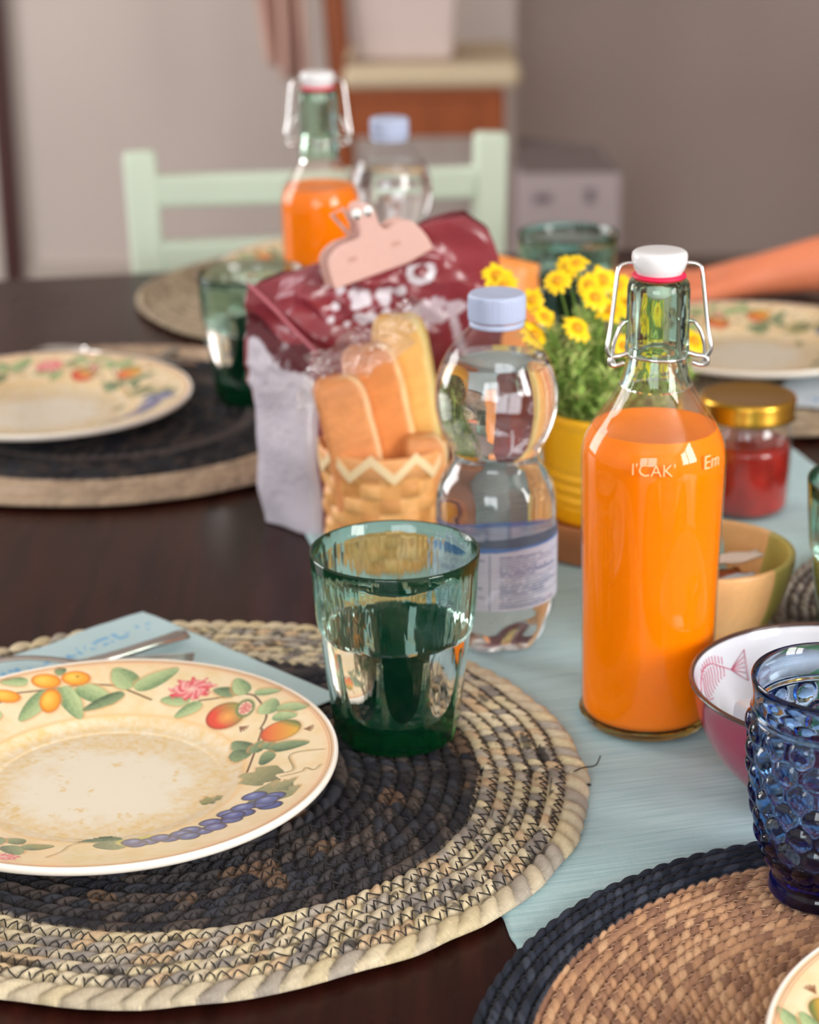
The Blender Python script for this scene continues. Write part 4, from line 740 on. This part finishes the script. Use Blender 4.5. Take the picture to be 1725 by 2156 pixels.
bread(KX+.0175, KY-.0115, .082, (.06, .05), .3, .026, .018, (216, 144, 84), (240, 206, 154), 'shortest bread piece in the basket behind the water bottle')
nu, nv = 110, 60; u = np.linspace(0, 1, nu)[:, None]; v = np.linspace(0, 1, nv)[None]
Xf = KX-.046+.066*u+.006*(v-.5)+.003*vnoise(u*7, v*6, 1, 3); Zf = .098+.042*u+.034*v*(1-.25*u)+.004*vnoise(u*11, v*5, 1, 6); Yf = KY-.026+.012*v+.006*vnoise(u*6+v*2, v*4, 1, 4)+.0025*vnoise(u*19, v*11+u*7, 1, 8)+.0012*vnoise(u*45, v*30, 1, 9)
pf = mesh('plastic_film', np.stack([Xf, Yf+0*u, Zf], -1).reshape(-1, 3), gridf(nu, nv), thin('crinkled_film', (.97, .96, .95, 1), 3.0, .10, .3, 60, .06))
tag(pf, 'crinkled clear plastic wrapper around the bread pieces in the basket', 'plastic wrapper')

# ------------------------------------------------------------------ snack bag and clip
def bag():
    nu, nv = 280, 150; A_, B_, C_, D_ = [np.array(p) for p in ((-.101, 1.256), (-.064, 1.228), (.050, 1.288), (.018, 1.335))]
    u = np.arange(nu)/nu; corners = [A_, B_, C_, D_, A_]; kn = [0, .2, .6, .8, 1.0]
    bx = np.interp(u, kn, [p[0] for p in corners]); by = np.interp(u, kn, [p[1] for p in corners])
    sm = lambda a: (a+np.roll(a, 1)+np.roll(a, -1)+np.roll(a, 2)+np.roll(a, -2)+np.roll(a, 3)+np.roll(a, -3))/7
    for _ in range(3): bx, by = sm(bx), sm(by)
    tx = np.interp(u, [0, .2, .6, .8, 1], [-.104, -.060, .052, .0, -.104]); ty = np.interp(u, [0, .1, .2, .6, .7, .8, 1], [1.262, 1.252, 1.252, 1.276, 1.284, 1.272, 1.262])
    v = np.linspace(0, 1, nv)[:, None]; f = np.clip((v-.30)/.60, 0, 1); f = f*f*(3-2*f)
    X = bx*(1-f)+tx*f; Y = by*(1-f)+ty*f
    ztop = np.interp(tx, [-.104, -.095, -.06, -.02, .005, .03, .045, .052], [.150, .156, .166, .180, .190, .1935, .184, .166])
    Z = v*ztop[None]
    # puffed body and creases
    cx_, cy_ = -.03, 1.275; dx, dy = X-cx_, Y-cy_; L = np.hypot(dx, dy)+1e-6; puff = .006*np.sin(np.clip(v, 0, 1)*PI)**.8
    rdg = lambda a: 1-2*np.abs(a)
    cr = .0035*vnoise(X*55+v*2, Z*40, 1, 41)+.0040*rdg(vnoise(X*50+Z*60, Z*45-X*30, 1, 47))*np.clip((v-.45)*3, .0, 1)*.75+.0013*np.clip((v-.4)*3, .15, 1)*rdg(vnoise(X*130-Z*80, Z*90+X*60, 1, 42))+.0035*np.sin((X*.5+Z*1.3)*130+3*vnoise(X*40, Z*30, 1, 43))*np.clip((v-.6)*3, 0, 1)
    fold = -.006*np.exp(-((Z-(.118-(X+.06)*.35))/.006)**2)*(Y < cy_)
    X = X+dx/L*(puff+cr*np.clip((1-v)*12, .15, 1))*(.6); Y = Y+dy/L*(puff+cr*np.clip((1-v)*12, .15, 1)+fold)
    Z = Z+.0015*vnoise(X*60, Y*60, 1, 44)*v
    V = np.stack([X, Y, Z], -1).reshape(-1, 3); U = np.repeat(u[None], nv, 0); W = np.repeat(v, nu, 1)
    MR = S3(136, 52, 62); c = np.tile(MR, (nv*nu, 1)).reshape(nv, nu, 3)
    c = c*(1+.18*vnoise(X*70, Z*60, 1, 45))[..., None]
    lim = .80-.22*(U/.205)+.02*np.sin(U*40); white = (U < .215) & (U > .012) & (W < lim)
    c[white] = S3(204, 200, 212)
    tx_ = (U*1000) % 1; rowp = (Z*1000/2.6); rr = np.floor(rowp); fr = rowp-rr
    ink = white & (fr > .3) & (fr < .6) & (U > .045) & (U < .04+.14*(.6+.4*np.sin(rr*2.3))) & (vnoise(X*1500, rr*3, 1, 46) > -.2) & (Z > .02) & (Z < .095)
    c[ink] = c[ink]*.72
    dark = (U < .2) & (W > lim-.0) & (W < lim+.10); c[dark] = S3(92, 34, 44)
    x_, z_ = X, Z; front = (U > .2) & (U < .62)
    def blob(xc, zc, r, colr=(226, 220, 230)):
        nonlocal c; d = np.hypot(x_-xc, z_-zc); c[(d < r) & (U > .1) & (U < .64) & (Y < 1.30)] = S3(*colr)
    for (xc, zc, r) in [(-.0375, .1485, .0035), (-.034, .1455, .0042), (-.031, .1490, .0035), (-.0295, .1450, .003), (-.0365, .1430, .003), (-.0205, .1480, .0040), (-.0185, .1450, .0036), (-.0160, .1500, .0026), (-.0090, .1495, .0036), (-.0320, .1335, .0042), (-.0275, .1350, .0036), (-.0350, .1350, .0030), (-.0180, .1370, .0034), (-.046, .1515, .0028), (-.049, .1415, .0026), (-.052, .134, .002), (-.042, .131, .002)]: blob(xc, zc, r)
    d = np.hypot(x_-.0035, z_-.1605); ring = (d < .0092) & (d > .0042) & (z_ < .1650) & (Y < 1.30) & front; c[ring] = S3(226, 220, 230); 
    for (x0, z0, x1, z1, wd_) in [(.0, .127, .006, .140, .0024), (.006, .126, .012, .141, .0024), (.011, .128, .017, .140, .0022), (.016, .128, .023, .137, .0024), (-.004, .130, .002, .139, .002), (.022, .131, .030, .136, .0024), (.024, .127, .029, .108, .0028), (.001, .126, .020, .131, .0016), (-.006, .136, .028, .1385, .0013)]:
        t = np.clip(((x_-x0)*(x1-x0)+(z_-z0)*(z1-z0))/((x1-x0)**2+(z1-z0)**2), 0, 1); dd = np.hypot(x_-x0-t*(x1-x0), z_-z0-t*(z1-z0)); c[(dd < wd_) & front & (Y < 1.31)] = S3(206, 188, 200)
    root = empty('snack_bag', (.005, 0, .0008)); tag(root, 'crumpled maroon and white snack bag standing behind the bread basket', 'bag')
    bm = mat('glossy_bag_film', None, .24, attr=True, bump=.35, bscale=70, coat=.2)
    F = gridf(nv, nu, True).tolist()+[list(range(nu))[::-1], list(range((nv-1)*nu, nv*nu))]
    mesh('bag_body', V, F, bm, root, colr=c.reshape(-1, 3))
    # crimped top hem running down the left fold
    mesh('hem', *tube(spline([(-.102, 1.244, .158), (-.088, 1.238, .146), (-.074, 1.232, .132), (-.060, 1.228, .118)], 6), .0013, 6), mat('hem_film', S(176, 96, 108), .3), root)
bag()
def clip():
    root = empty('bag_clip', (-.0185, 1.240, .1775), 0.12); root.scale = (.87, .87, .87); root.rotation_euler = (.02, -.24, .18); tag(root, 'pale pink plastic bag clip with a raised head and eyes gripping the maroon bag', 'clip')
    pink = mat('pale_pink_plastic', S(212, 172, 162), .45)
    o2 = [(-.034, -.016), (-.034, .002), (-.030, .010), (-.022, .0145), (-.012, .0155), (-.0075, .018), (-.0065, .030), (-.0045, .037), (-.001, .0395), (.0035, .0375), (.0060, .031), (.0070, .020), (.011, .0165), (.018, .0190), (.026, .0185), (.032, .012), (.0365, .002), (.0385, -.0075), (.02, -.0125), (-.01, -.0145)]
    o2 = [(x*1.02, z*.95) for x, z in o2]
    pts = spline(o2[:18], 4)+o2[18:]
    for nm, y0, y1 in (('front_jaw', -.003, .0), ('rear_jaw', .0022, .0046)):
        n = len(pts); V = [(x, y0, z) for x, z in pts]+[(x, y1, z) for x, z in pts]; F = [tuple(range(n)), tuple(range(n, 2*n))[::-1]]+[(i, n+i, n+(i+1) % n, (i+1) % n) for i in range(n)]
        if nm == 'rear_jaw': V = [(x-.004, y+.012, z-.001) for x, y, z in V]
        bev(mesh(nm, V, F, pink, root, smooth=False), .0008, 2)
    mesh('spring_bar', *tube([(-.0, .0, .008), (-.002, .0145, .008)], .0035, 12), pink, root)
    for s in (-1, 1):
        e = [(.0, 0)]; v, f = lathe([(.0038, 0), (.0034, .0014), (.002, .0022), (0, .0025)], 20); V = [(x+s*.0055+(-.0012 if s < 0 else -.004), -.003-z, y+.0320) for x, y, z in v.tolist()]
        ey = mesh('eye', V, f, mat('white_plastic_eye', S(236, 238, 236), .25), root)
        V = [(x*.4+s*.0055+(-.0012 if s < 0 else -.004), -.0051-z*.3, y*.4+.0300) for x, y, z in v.tolist()]; mesh('pupil', V, f, mat('black_plastic', S(20, 20, 20), .3), ey)
    for (x, z) in ((-.017, .002), (.015, .004)):
        v, f = box(x-.0032, x+.0032, -.0034, -.003, z-.0017, z+.0017); mesh('moulded_mark', v, f, mat('darker_pink_plastic', S(194, 150, 138), .5), root, smooth=False)
    mesh('handle_loop', *tube([(-.013, .010, .035), (-.022, .011, .033), (-.014, .010, .0165), (-.010, .010, .022)], .0016, 6, closed=True), pink, root)
clip()
# orange bag behind
def pouch():
    nu, nv = 60, 40; u = np.linspace(0, 2*PI, nu+1)[:-1][None]; v = np.linspace(0, 1, nv)[:, None]; th_ = .016*np.sin(v*PI)**.6+.0015
    X = .040*np.sign(np.cos(u))*np.abs(np.cos(u))**.6*(1-.05*v)+.0*v; Y = th_*np.sin(u); Z = v*.125*(1-.12*np.cos(u)*0)-.012*np.clip(X/.04, -1, 1)*v
    X = X+.002*vnoise(v*9, u, 1, 3); Y = Y+.002*vnoise(v*8, u*3, 1, 5)
    V = np.stack([X+0*v, Y, Z], -1).reshape(-1, 3); F = gridf(nv, nu, True).tolist()+[list(range(nu))[::-1], list(range((nv-1)*nu, nv*nu))]
    o = mesh('snack_packet', V, F, mat('orange_packet', S(240, 150, 74), .4, var=.12, vscale=20), loc=(.056, 1.46, .004)); o.rotation_euler = (0, 0, .2)
    tag(o, 'blurred orange packet standing behind the maroon bag and flowers', 'packet')
pouch()

# ------------------------------------------------------------------ napkins and cutlery
def napkin(loc, rz, size, label, c1, c2, z0, prints=True):
    n = 150; x = np.linspace(0, 1, n)[:, None]; y = np.linspace(0, 1, n)[None]; X = x*size+0*y; Y = y*size+0*x
    X = X+.0012*vnoise(y*14, x*0, 1, 3)*(x > .98); Z = .0005*vnoise(X*30, Y*26, 1, 2)+.0003*vnoise(X*90, Y*80, 1, 5)+.0012
    c = np.tile(S3(*c1), (n*n, 1)).reshape(n, n, 3)
    if prints:
        k = (vnoise(X*420, Y*300, 1, 6) > .25) & (np.abs(Y-size*.42) < .006) & (X > size*.28) & (X < size*.62); c[k] = S3(*c2)
        k = (vnoise(X*420, Y*300, 1, 7) > .3) & (np.abs(Y-size*.12) < .005) & (X > size*.05); c[k] = S3(*c2)
    o = mesh('paper_napkin', np.stack([X, Y, Z], -1).reshape(-1, 3), gridf(n, n), mat('napkin_paper', None, .9, attr=True, bump=.25, bscale=700), colr=c.reshape(-1, 3), loc=(*loc, z0)); o.rotation_euler = (0, 0, rz)
    so = o.modifiers.new('thickness', 'SOLIDIFY'); so.thickness = .0006; so.offset = -1; tag(o, label, 'napkin'); return o
# corner at (-.150,1.084); sides run to lower right and lower left
napkin((-.150, 1.084), math.atan2(.975-1.084, -.043+.150)-PI/2, .163, 'folded pale aqua paper napkin tucked under the far side of the front plate', (184, 212, 218), (120, 180, 222), .0088)
napkin((.262, 1.465), -.4, .16, 'pale blue printed napkin under the plate at the right', (200, 212, 222), (120, 160, 210), .0113)
sm = mat('cutlery_steel', S(190, 186, 182), .16, 1)
def strip(pts, widths, zoff, th_, name, parent):
    V = []; P = [Vector(p) for p in pts]
    for i, p in enumerate(P):
        t = (P[min(i+1, len(P)-1)]-P[max(i-1, 0)]); t.z = 0; t.normalize(); s = Vector((-t.y, t.x, 0)); wv = widths[i]/2
        for (a, h) in ((-1, 0), (-.6, th_*.5), (0, th_*.7), (.6, th_*.5), (1, 0), (.6, -th_*.3), (-.6, -th_*.3)): V.append(tuple(p+s*a*wv+Vector((0, 0, h))))
    k = 7; F = [(i*k+j, i*k+(j+1) % k, (i+1)*k+(j+1) % k, (i+1)*k+j) for i in range(len(P)-1) for j in range(k)]+[tuple(range(k))[::-1], tuple(range((len(P)-1)*k, len(P)*k))]
    return mesh(name, V, F, sm, parent)
kn = empty('knife', (-.16, 1.0, .012)); tag(kn, 'steel knife with its handle end resting on the aqua napkin behind the front plate', 'knife')
strip([(-.130, -.055, .001), (-.07, -.028, .001), (-.03, -.006, .001)], [.001, .013, .014], 0, .0015, 'blade', kn)
strip(spline([(-.03, -.006, .0012), (.0, .008, .003), (.022, .022, .0045), (.034, .033, .004), (.0385, .038, .0035)], 5), list(np.interp(np.linspace(0, 1, 21), [0, .5, .85, .97, 1], [.009, .009, .0125, .009, .003])), 0, .004, 'handle', kn)
fk = empty('fork', (-.16, 1.0, .0125)); tag(fk, 'steel fork lying on the aqua napkin behind the front plate at the photo left', 'fork')
strip(spline([(-.01, .004, .0015), (-.045, -.002, .0075), (-.085, -.016, .0055), (-.13, -.04, .002)], 6), list(np.interp(np.linspace(0, 1, 19), [0, .3, 1], [.007, .005, .012])), 0, .002, 'handle', fk)
for k in range(4):
    mesh('tine', *tube([(-.01, .004+(k-1.5)*.004, .002), (.016, .006+(k-1.5)*.0042, .0012), (.046, .004+(k-1.5)*.0042, .0035)], .0009, 6), sm, fk)
sp = empty('spoon', (-.275, 1.60, .0135)); tag(sp, 'small steel spoon on the left placemat behind the blurred plate', 'spoon')
mesh('bowl', [tuple(v) for v in (np.array(lathe([(0, -.004), (.008, -.003), (.014, .002), (.0145, .003)], 24)[0])*np.array([1.5, 1, 1])+np.array([0, 0, .0055])).tolist()], lathe([(0, -.004), (.008, -.003), (.014, .002), (.0145, .003)], 24)[1], sm, sp)
strip([(.018, 0, .008), (.05, -.01, .006), (.11, -.03, .004)], [.005, .005, .011], 0, .002, 'handle', sp)
f2 = empty('fork', (-.20, 1.60, .0095)); tag(f2, 'steel fork handle sticking out behind the blurred plate on the left placemat', 'fork')
strip([(-.02, -.06, .002), (0, -.01, .004), (.012, .03, .003)], [.005, .007, .012], 0, .003, 'handle', f2)

# ------------------------------------------------------------------ mint chair
mint = mat('mint_paint', S(204, 220, 202), .45, var=.03, vscale=10)
ch = empty('dining_chair', (-.09, 2.15, FZ), .1); tag(ch, 'pale mint green wooden chair at the far end of the table', 'chair')
def part(name, vf, m, parent, b=.006, sm_=False):
    o = mesh(name, vf[0], vf[1], m, parent, smooth=sm_); 
    if b: bev(o, b, 3)
    return o
for s in (-1, 1):
    part('rear_leg', join([bar((s*.172, .05, 0), (s*.172, .0, .46), .034), bar((s*.172, 0, .46), (s*.184, .035, .830+(.010 if s > 0 else 0)), .034)]), mint, ch)
    part('front_leg', bar((s*.18, -.36, 0), (s*.18, -.34, .44), .034), mint, ch)
part('seat', box(-.20, .20, -.38, .02, .44, .47), mint, ch, .01)
part('top_rail', box(-.172, .172, .018, .038, .772, .806), mint, ch)
part('lower_rail', box(-.170, .170, .012, .032, .700, .738), mint, ch)
part('stretcher', box(-.172, .172, -.36, -.34, .2, .225), mint, ch)
for z in (.62,): part('mid_rail', box(-.170, .170, .006, .026, z-.02, z+.02), mint, ch)

# ------------------------------------------------------------------ orange wood chair with basket and cloth
ow = mat('orange_brown_wood', S(160, 84, 42), .4, var=.12, vscale=8, stretch=(6, 6, 1)); cream = mat('cream_cushion', S(222, 206, 176), .9)
wc = empty('wooden_chair', (.03, 4.45, FZ)); tag(wc, 'orange brown wooden chair with a cream cushion against the back wall', 'chair')
for (x, y) in ((.155, -.16), (.155, .16)): part('leg', bar((x, y, 0), (x, y, .57), .034), ow, wc, .004)
for (x, y) in ((-.165, -.16), (-.165, .16)): part('back_post', join([bar((x+.02, y, 0), (x, y, .57), .036), bar((x, y, .57), (x-.03, y, 1.12), .036)]), ow, wc, .004)
part('apron', join([box(-.15, .155, -.175, -.155, .485, .56), box(-.15, .155, .155, .175, .485, .56), box(.145, .165, -.16, .16, .485, .56)]), ow, wc, .003)
part('seat', box(-.17, .17, -.18, .18, .56, .585), ow, wc, .004); part('cushion', box(-.155, .205, -.20, .20, .585, .632), cream, wc, .018)
for z in (.8, .95, 1.08): part('back_slat', box(-.205+(z-.8)*-.03, -.185+(z-.8)*-.03, -.16, .16, z-.03, z+.03), ow, wc, .003)
part('stretcher', box(-.15, .155, -.168, -.152, .2, .225), mat('dark_stretcher', S(70, 36, 26), .5), wc, .002)
bs = empty('storage_basket', (.0, 4.42, FZ+.634)); tag(bs, 'white fabric storage box standing on the wooden chair cushion', 'basket')
V, F = prism([(-.10, -.11), (.10, -.11), (.10, .11), (-.10, .11)], 0, .17); V = [(x*(1+.12*z/.17), y*(1+.1*z/.17), z) for x, y, z in V]
part('box_body', (V, F), mat('white_fabric', S(224, 208, 204), .9, bump=.5, bscale=80), bs, .012); part('box_rim', box(-.116, .116, -.125, .125, .16, .178), mat('white_fabric_rim', S(232, 220, 214), .9), bs, .006)
# pink cloth hanging over chair back
nx_, nz_ = 60, 50; u = np.linspace(0, 1, nx_)[:, None]; v = np.linspace(0, 1, nz_)[None]
Xc = -.300+.13*(u-.5)*(1-.35*v)+.03*v+.012*np.sin(u*14+v*2)*(.4+v)*.6; Yc = -.20+.02*np.sin(u*19)*(.3+v)+0*v; Zc = FZ+1.10-.50*v-.05*np.sin(u*PI)*v*0+.0*u-.10*(1-u)*0
cl = mesh('hanging_cloth', np.stack([Xc+.03, Yc+4.45, Zc+.07*np.abs(u-.8)*v], -1).reshape(-1, 3), gridf(nx_, nz_), mat('dusty_pink_cloth', S(204, 168, 156), .95)); so = cl.modifiers.new('thickness', 'SOLIDIFY'); so.thickness = .008
tag(cl, 'dusty pink cloth hanging from the back of the wooden chair', 'cloth')
# grey carton
cb_ = empty('cardboard_box', (.33, 4.3, FZ)); tag(cb_, 'pale grey printed carton standing on the floor right of the green chair', 'box')
gm = mat('grey_carton', S(190, 178, 182), .7, var=.04, vscale=4); part('carton_body', box(-.103, .103, -.12, .12, 0, .425), gm, cb_, .003)
part('carton_flap', ([(-.1, -.12, .425), (.1, -.12, .425), (.07, .03, .450), (-.1, .03, .47), (-.1, -.12, .428), (.1, -.12, .428), (.07, .03, .453), (-.1, .03, .473)], [(0, 3, 2, 1), (4, 5, 6, 7), (0, 1, 5, 4), (1, 2, 6, 5), (2, 3, 7, 6), (3, 0, 4, 7)]), mat('inner_carton', S(130, 118, 118), .8), cb_, 0)
for (x, z, a, b_) in ((-.055, .375, .035, .02), (.04, .38, .02, .03), (-.05, .27, .02, .08), (.03, .30, .03, .012)):
    part('printed_mark', box(x-a/2, x+a/2, -.1215, -.120, z-b_/2, z+b_/2), mat('faint_print', S(130, 120, 128), .7), cb_, 0)

# ------------------------------------------------------------------ person seated at the right
skin = mat('skin', S(230, 138, 100), .55, sss=.15, sub=(.01,))
def skinned(name, joints, edges, m, parent=None, sub=2, loc=(0, 0, 0), root=0):
    me = bpy.data.meshes.new(name); me.from_pydata([j[0] for j in joints], edges, []); me.materials.append(m); o = bpy.data.objects.new(name, me); col.objects.link(o); o.parent = parent; o.location = loc
    sk = o.modifiers.new('skin', 'SKIN'); sk.use_smooth_shade = True
    for i, j in enumerate(joints):
        r = j[1]; me.skin_vertices[0].data[i].radius = (r, r) if not isinstance(r, tuple) else r; me.skin_vertices[0].data[i].use_root = (i == root)
    s = o.modifiers.new('sub', 'SUBSURF'); s.levels = sub; s.render_levels = sub; return o
J = []; Ed = []
def j(p, r, par=None): J.append((p, r)); k = len(J)-1; (Ed.append((par, k)) if par is not None else None); return k
# body frame: seated facing the table (towards -X, +Y a little)
pel = j((.98, 2.12, -.26), .13); ab = j((.97, 2.11, -.10), .125, pel); chs = j((.95, 2.10, .08), .135, ab); cl_ = j((.93, 2.09, .22), .10, chs); nk = j((.92, 2.09, .30), .055, cl_); hb = j((.90, 2.08, .37), .072, nk); hm = j((.895, 2.08, .44), .088, hb); ht = j((.90, 2.08, .51), .07, hm)
sR = j((.88, 1.93, .19), .062, cl_); uR = j((.80, 1.88, .09), .052, sR); eR = j((.62, 1.90, .050), .040, uR); fR = j((.52, 1.875, .040), .037, eR); f2R = j((.44, 1.855, .033), .032, fR); wR0 = j((.370, 1.843, .028), .0265, f2R); wR = j((.318, 1.840, .0195), (.020, .0185), wR0); pR = j((.285, 1.838, .0150), (.024, .0125), wR); pE = j((.245, 1.835, .0140), (.027, .0105), pR)
for (dy, L, dz) in ((-.024, .055, 0), (-.008, .068, .003), (.008, .064, .002), (.023, .052, 0)):
    a = j((.228, 1.835+dy, .0135), .0085, pE); b = j((.228-L*.5, 1.835+dy*1.2, .0155+dz), .0080, a); c = j((.228-L*.8, 1.835+dy*1.25, .0125), .0073, b); d_ = j((.228-L, 1.835+dy*1.25, .0085), .0062, c)
a = j((.285, 1.812, .0150), .0115, pR); b = j((.255, 1.792, .0135), .0100, a); c = j((.232, 1.784, .0105), .0085, b)
sL = j((.95, 2.26, .19), .062, cl_); uL = j((.90, 2.32, .06), .052, sL); eL = j((.85, 2.33, -.08), .042, uL); fL = j((.74, 2.28, -.16), .038, eL); wL = j((.66, 2.22, -.20), .026, fL); hL = j((.60, 2.18, -.21), (.035, .018), wL)
for q in range(4): a = j((.57-.004*q, 2.15+.018*q, -.212), .0085, hL); b = j((.535, 2.145+.018*q, -.222), .008, a); c = j((.51, 2.145+.017*q, -.240), .007, b)
a = j((.60, 2.13, -.215), .0105, hL); b = j((.575, 2.105, -.222), .009, a)
for s in (-1, 1):
    h = j((.93, 2.12+s*.09, -.27), .088, pel); k = j((.55, 2.14+s*.11, -.27), .062, h); an = j((.56, 2.14+s*.11, -.66), .040, k); ft = j((.47, 2.14+s*.11, -.715), .032, an); to = j((.38, 2.14+s*.11, -.72), .026, ft)
pers = skinned('person', J, Ed, skin, sub=2); tag(pers, 'person seated at the right, bare forearm resting on the table, rest out of frame', 'person')
shirt = mat('black_shirt', S(24, 22, 26), .9)
skinned('shirt', [((.975, 2.12, -.22), .172), ((.97, 2.11, -.08), .160), ((.95, 2.10, .09), .165), ((.93, 2.09, .235), .125), ((.88, 1.93, .192), .080), ((.80, 1.885, .095), .070), ((.735, 1.87, .072), .064), ((.95, 2.26, .192), .080), ((.905, 2.315, .07), .066)], [(0, 1), (1, 2), (2, 3), (3, 4), (4, 5), (5, 6), (3, 7), (7, 8)], shirt, pers)
skinned('trousers', [((.98, 2.12, -.25), .165), ((.90, 2.03, -.27), .125), ((.55, 2.03, -.265), .092), ((.56, 2.03, -.64), .062), ((.90, 2.21, -.27), .125), ((.55, 2.25, -.265), .092), ((.56, 2.25, -.64), .062)], [(0, 1), (1, 2), (2, 3), (0, 4), (4, 5), (5, 6)], mat('dark_jeans', S(40, 48, 70), .9), pers)
hv, hf = lathe(smooth_prof([(.0, .115), (.05, .105), (.085, .07), (.098, .02), (.095, -.03), (.08, -.07)], 4), 32)
mesh('hair', [(.915+x*.95 if x > -.03 else .915-.03*.95+(x+.03)*.3, 2.08+y, .455+z*.95) for x, y, z in hv.tolist()], hf, mat('dark_hair', S(44, 30, 24), .7), pers)
mesh('nose', *tube([(.812, 2.075, .455), (.800, 2.075, .43), (.805, 2.075, .418)], .01, 10, taper=[.006, .011, .009]), skin, pers)
mesh('mouth', *tube([(.822, 2.052, .385), (.812, 2.075, .383), (.822, 2.098, .385)], .005, 8), mat('lips', S(186, 92, 84), .5), pers)
for s in (-1, 1):
    v, f = lathe([(.0, -.006), (.008, -.004), (.0105, 0), (.008, .004), (0, .006)], 16); mesh('eye', [(.831+x*.5, 2.077+s*.030+y, .458+z) for x, y, z in v.tolist()], f, mat('eye_white', S(235, 232, 228), .2), pers)
    v, f = lathe([(.0, -.026), (.010, -.018), (.014, 0), (.010, .018), (0, .024)], 16); mesh('ear', [(.905+x, 2.08+s*.088+y*.5, .445+z) for x, y, z in v.tolist()], f, skin, pers)
sc2 = empty('dining_chair', (1.0, 2.12, FZ), -1.45); tag(sc2, 'dark chair under the seated person, black back just inside the right edge', 'chair')
blkw = mat('black_wood', S(28, 24, 26), .5)
part('seat', box(-.21, .21, -.21, .23, .345, .365), blkw, sc2); part('backrest', box(-.20, .20, .20, .225, .45, .86), blkw, sc2, .01)
for (x, y) in ((-.19, -.19), (.19, -.19), (-.19, .21), (.19, .21)): part('leg', bar((x, y, 0), (x, y, .345 if y < 0 else .86), .03), blkw, sc2)
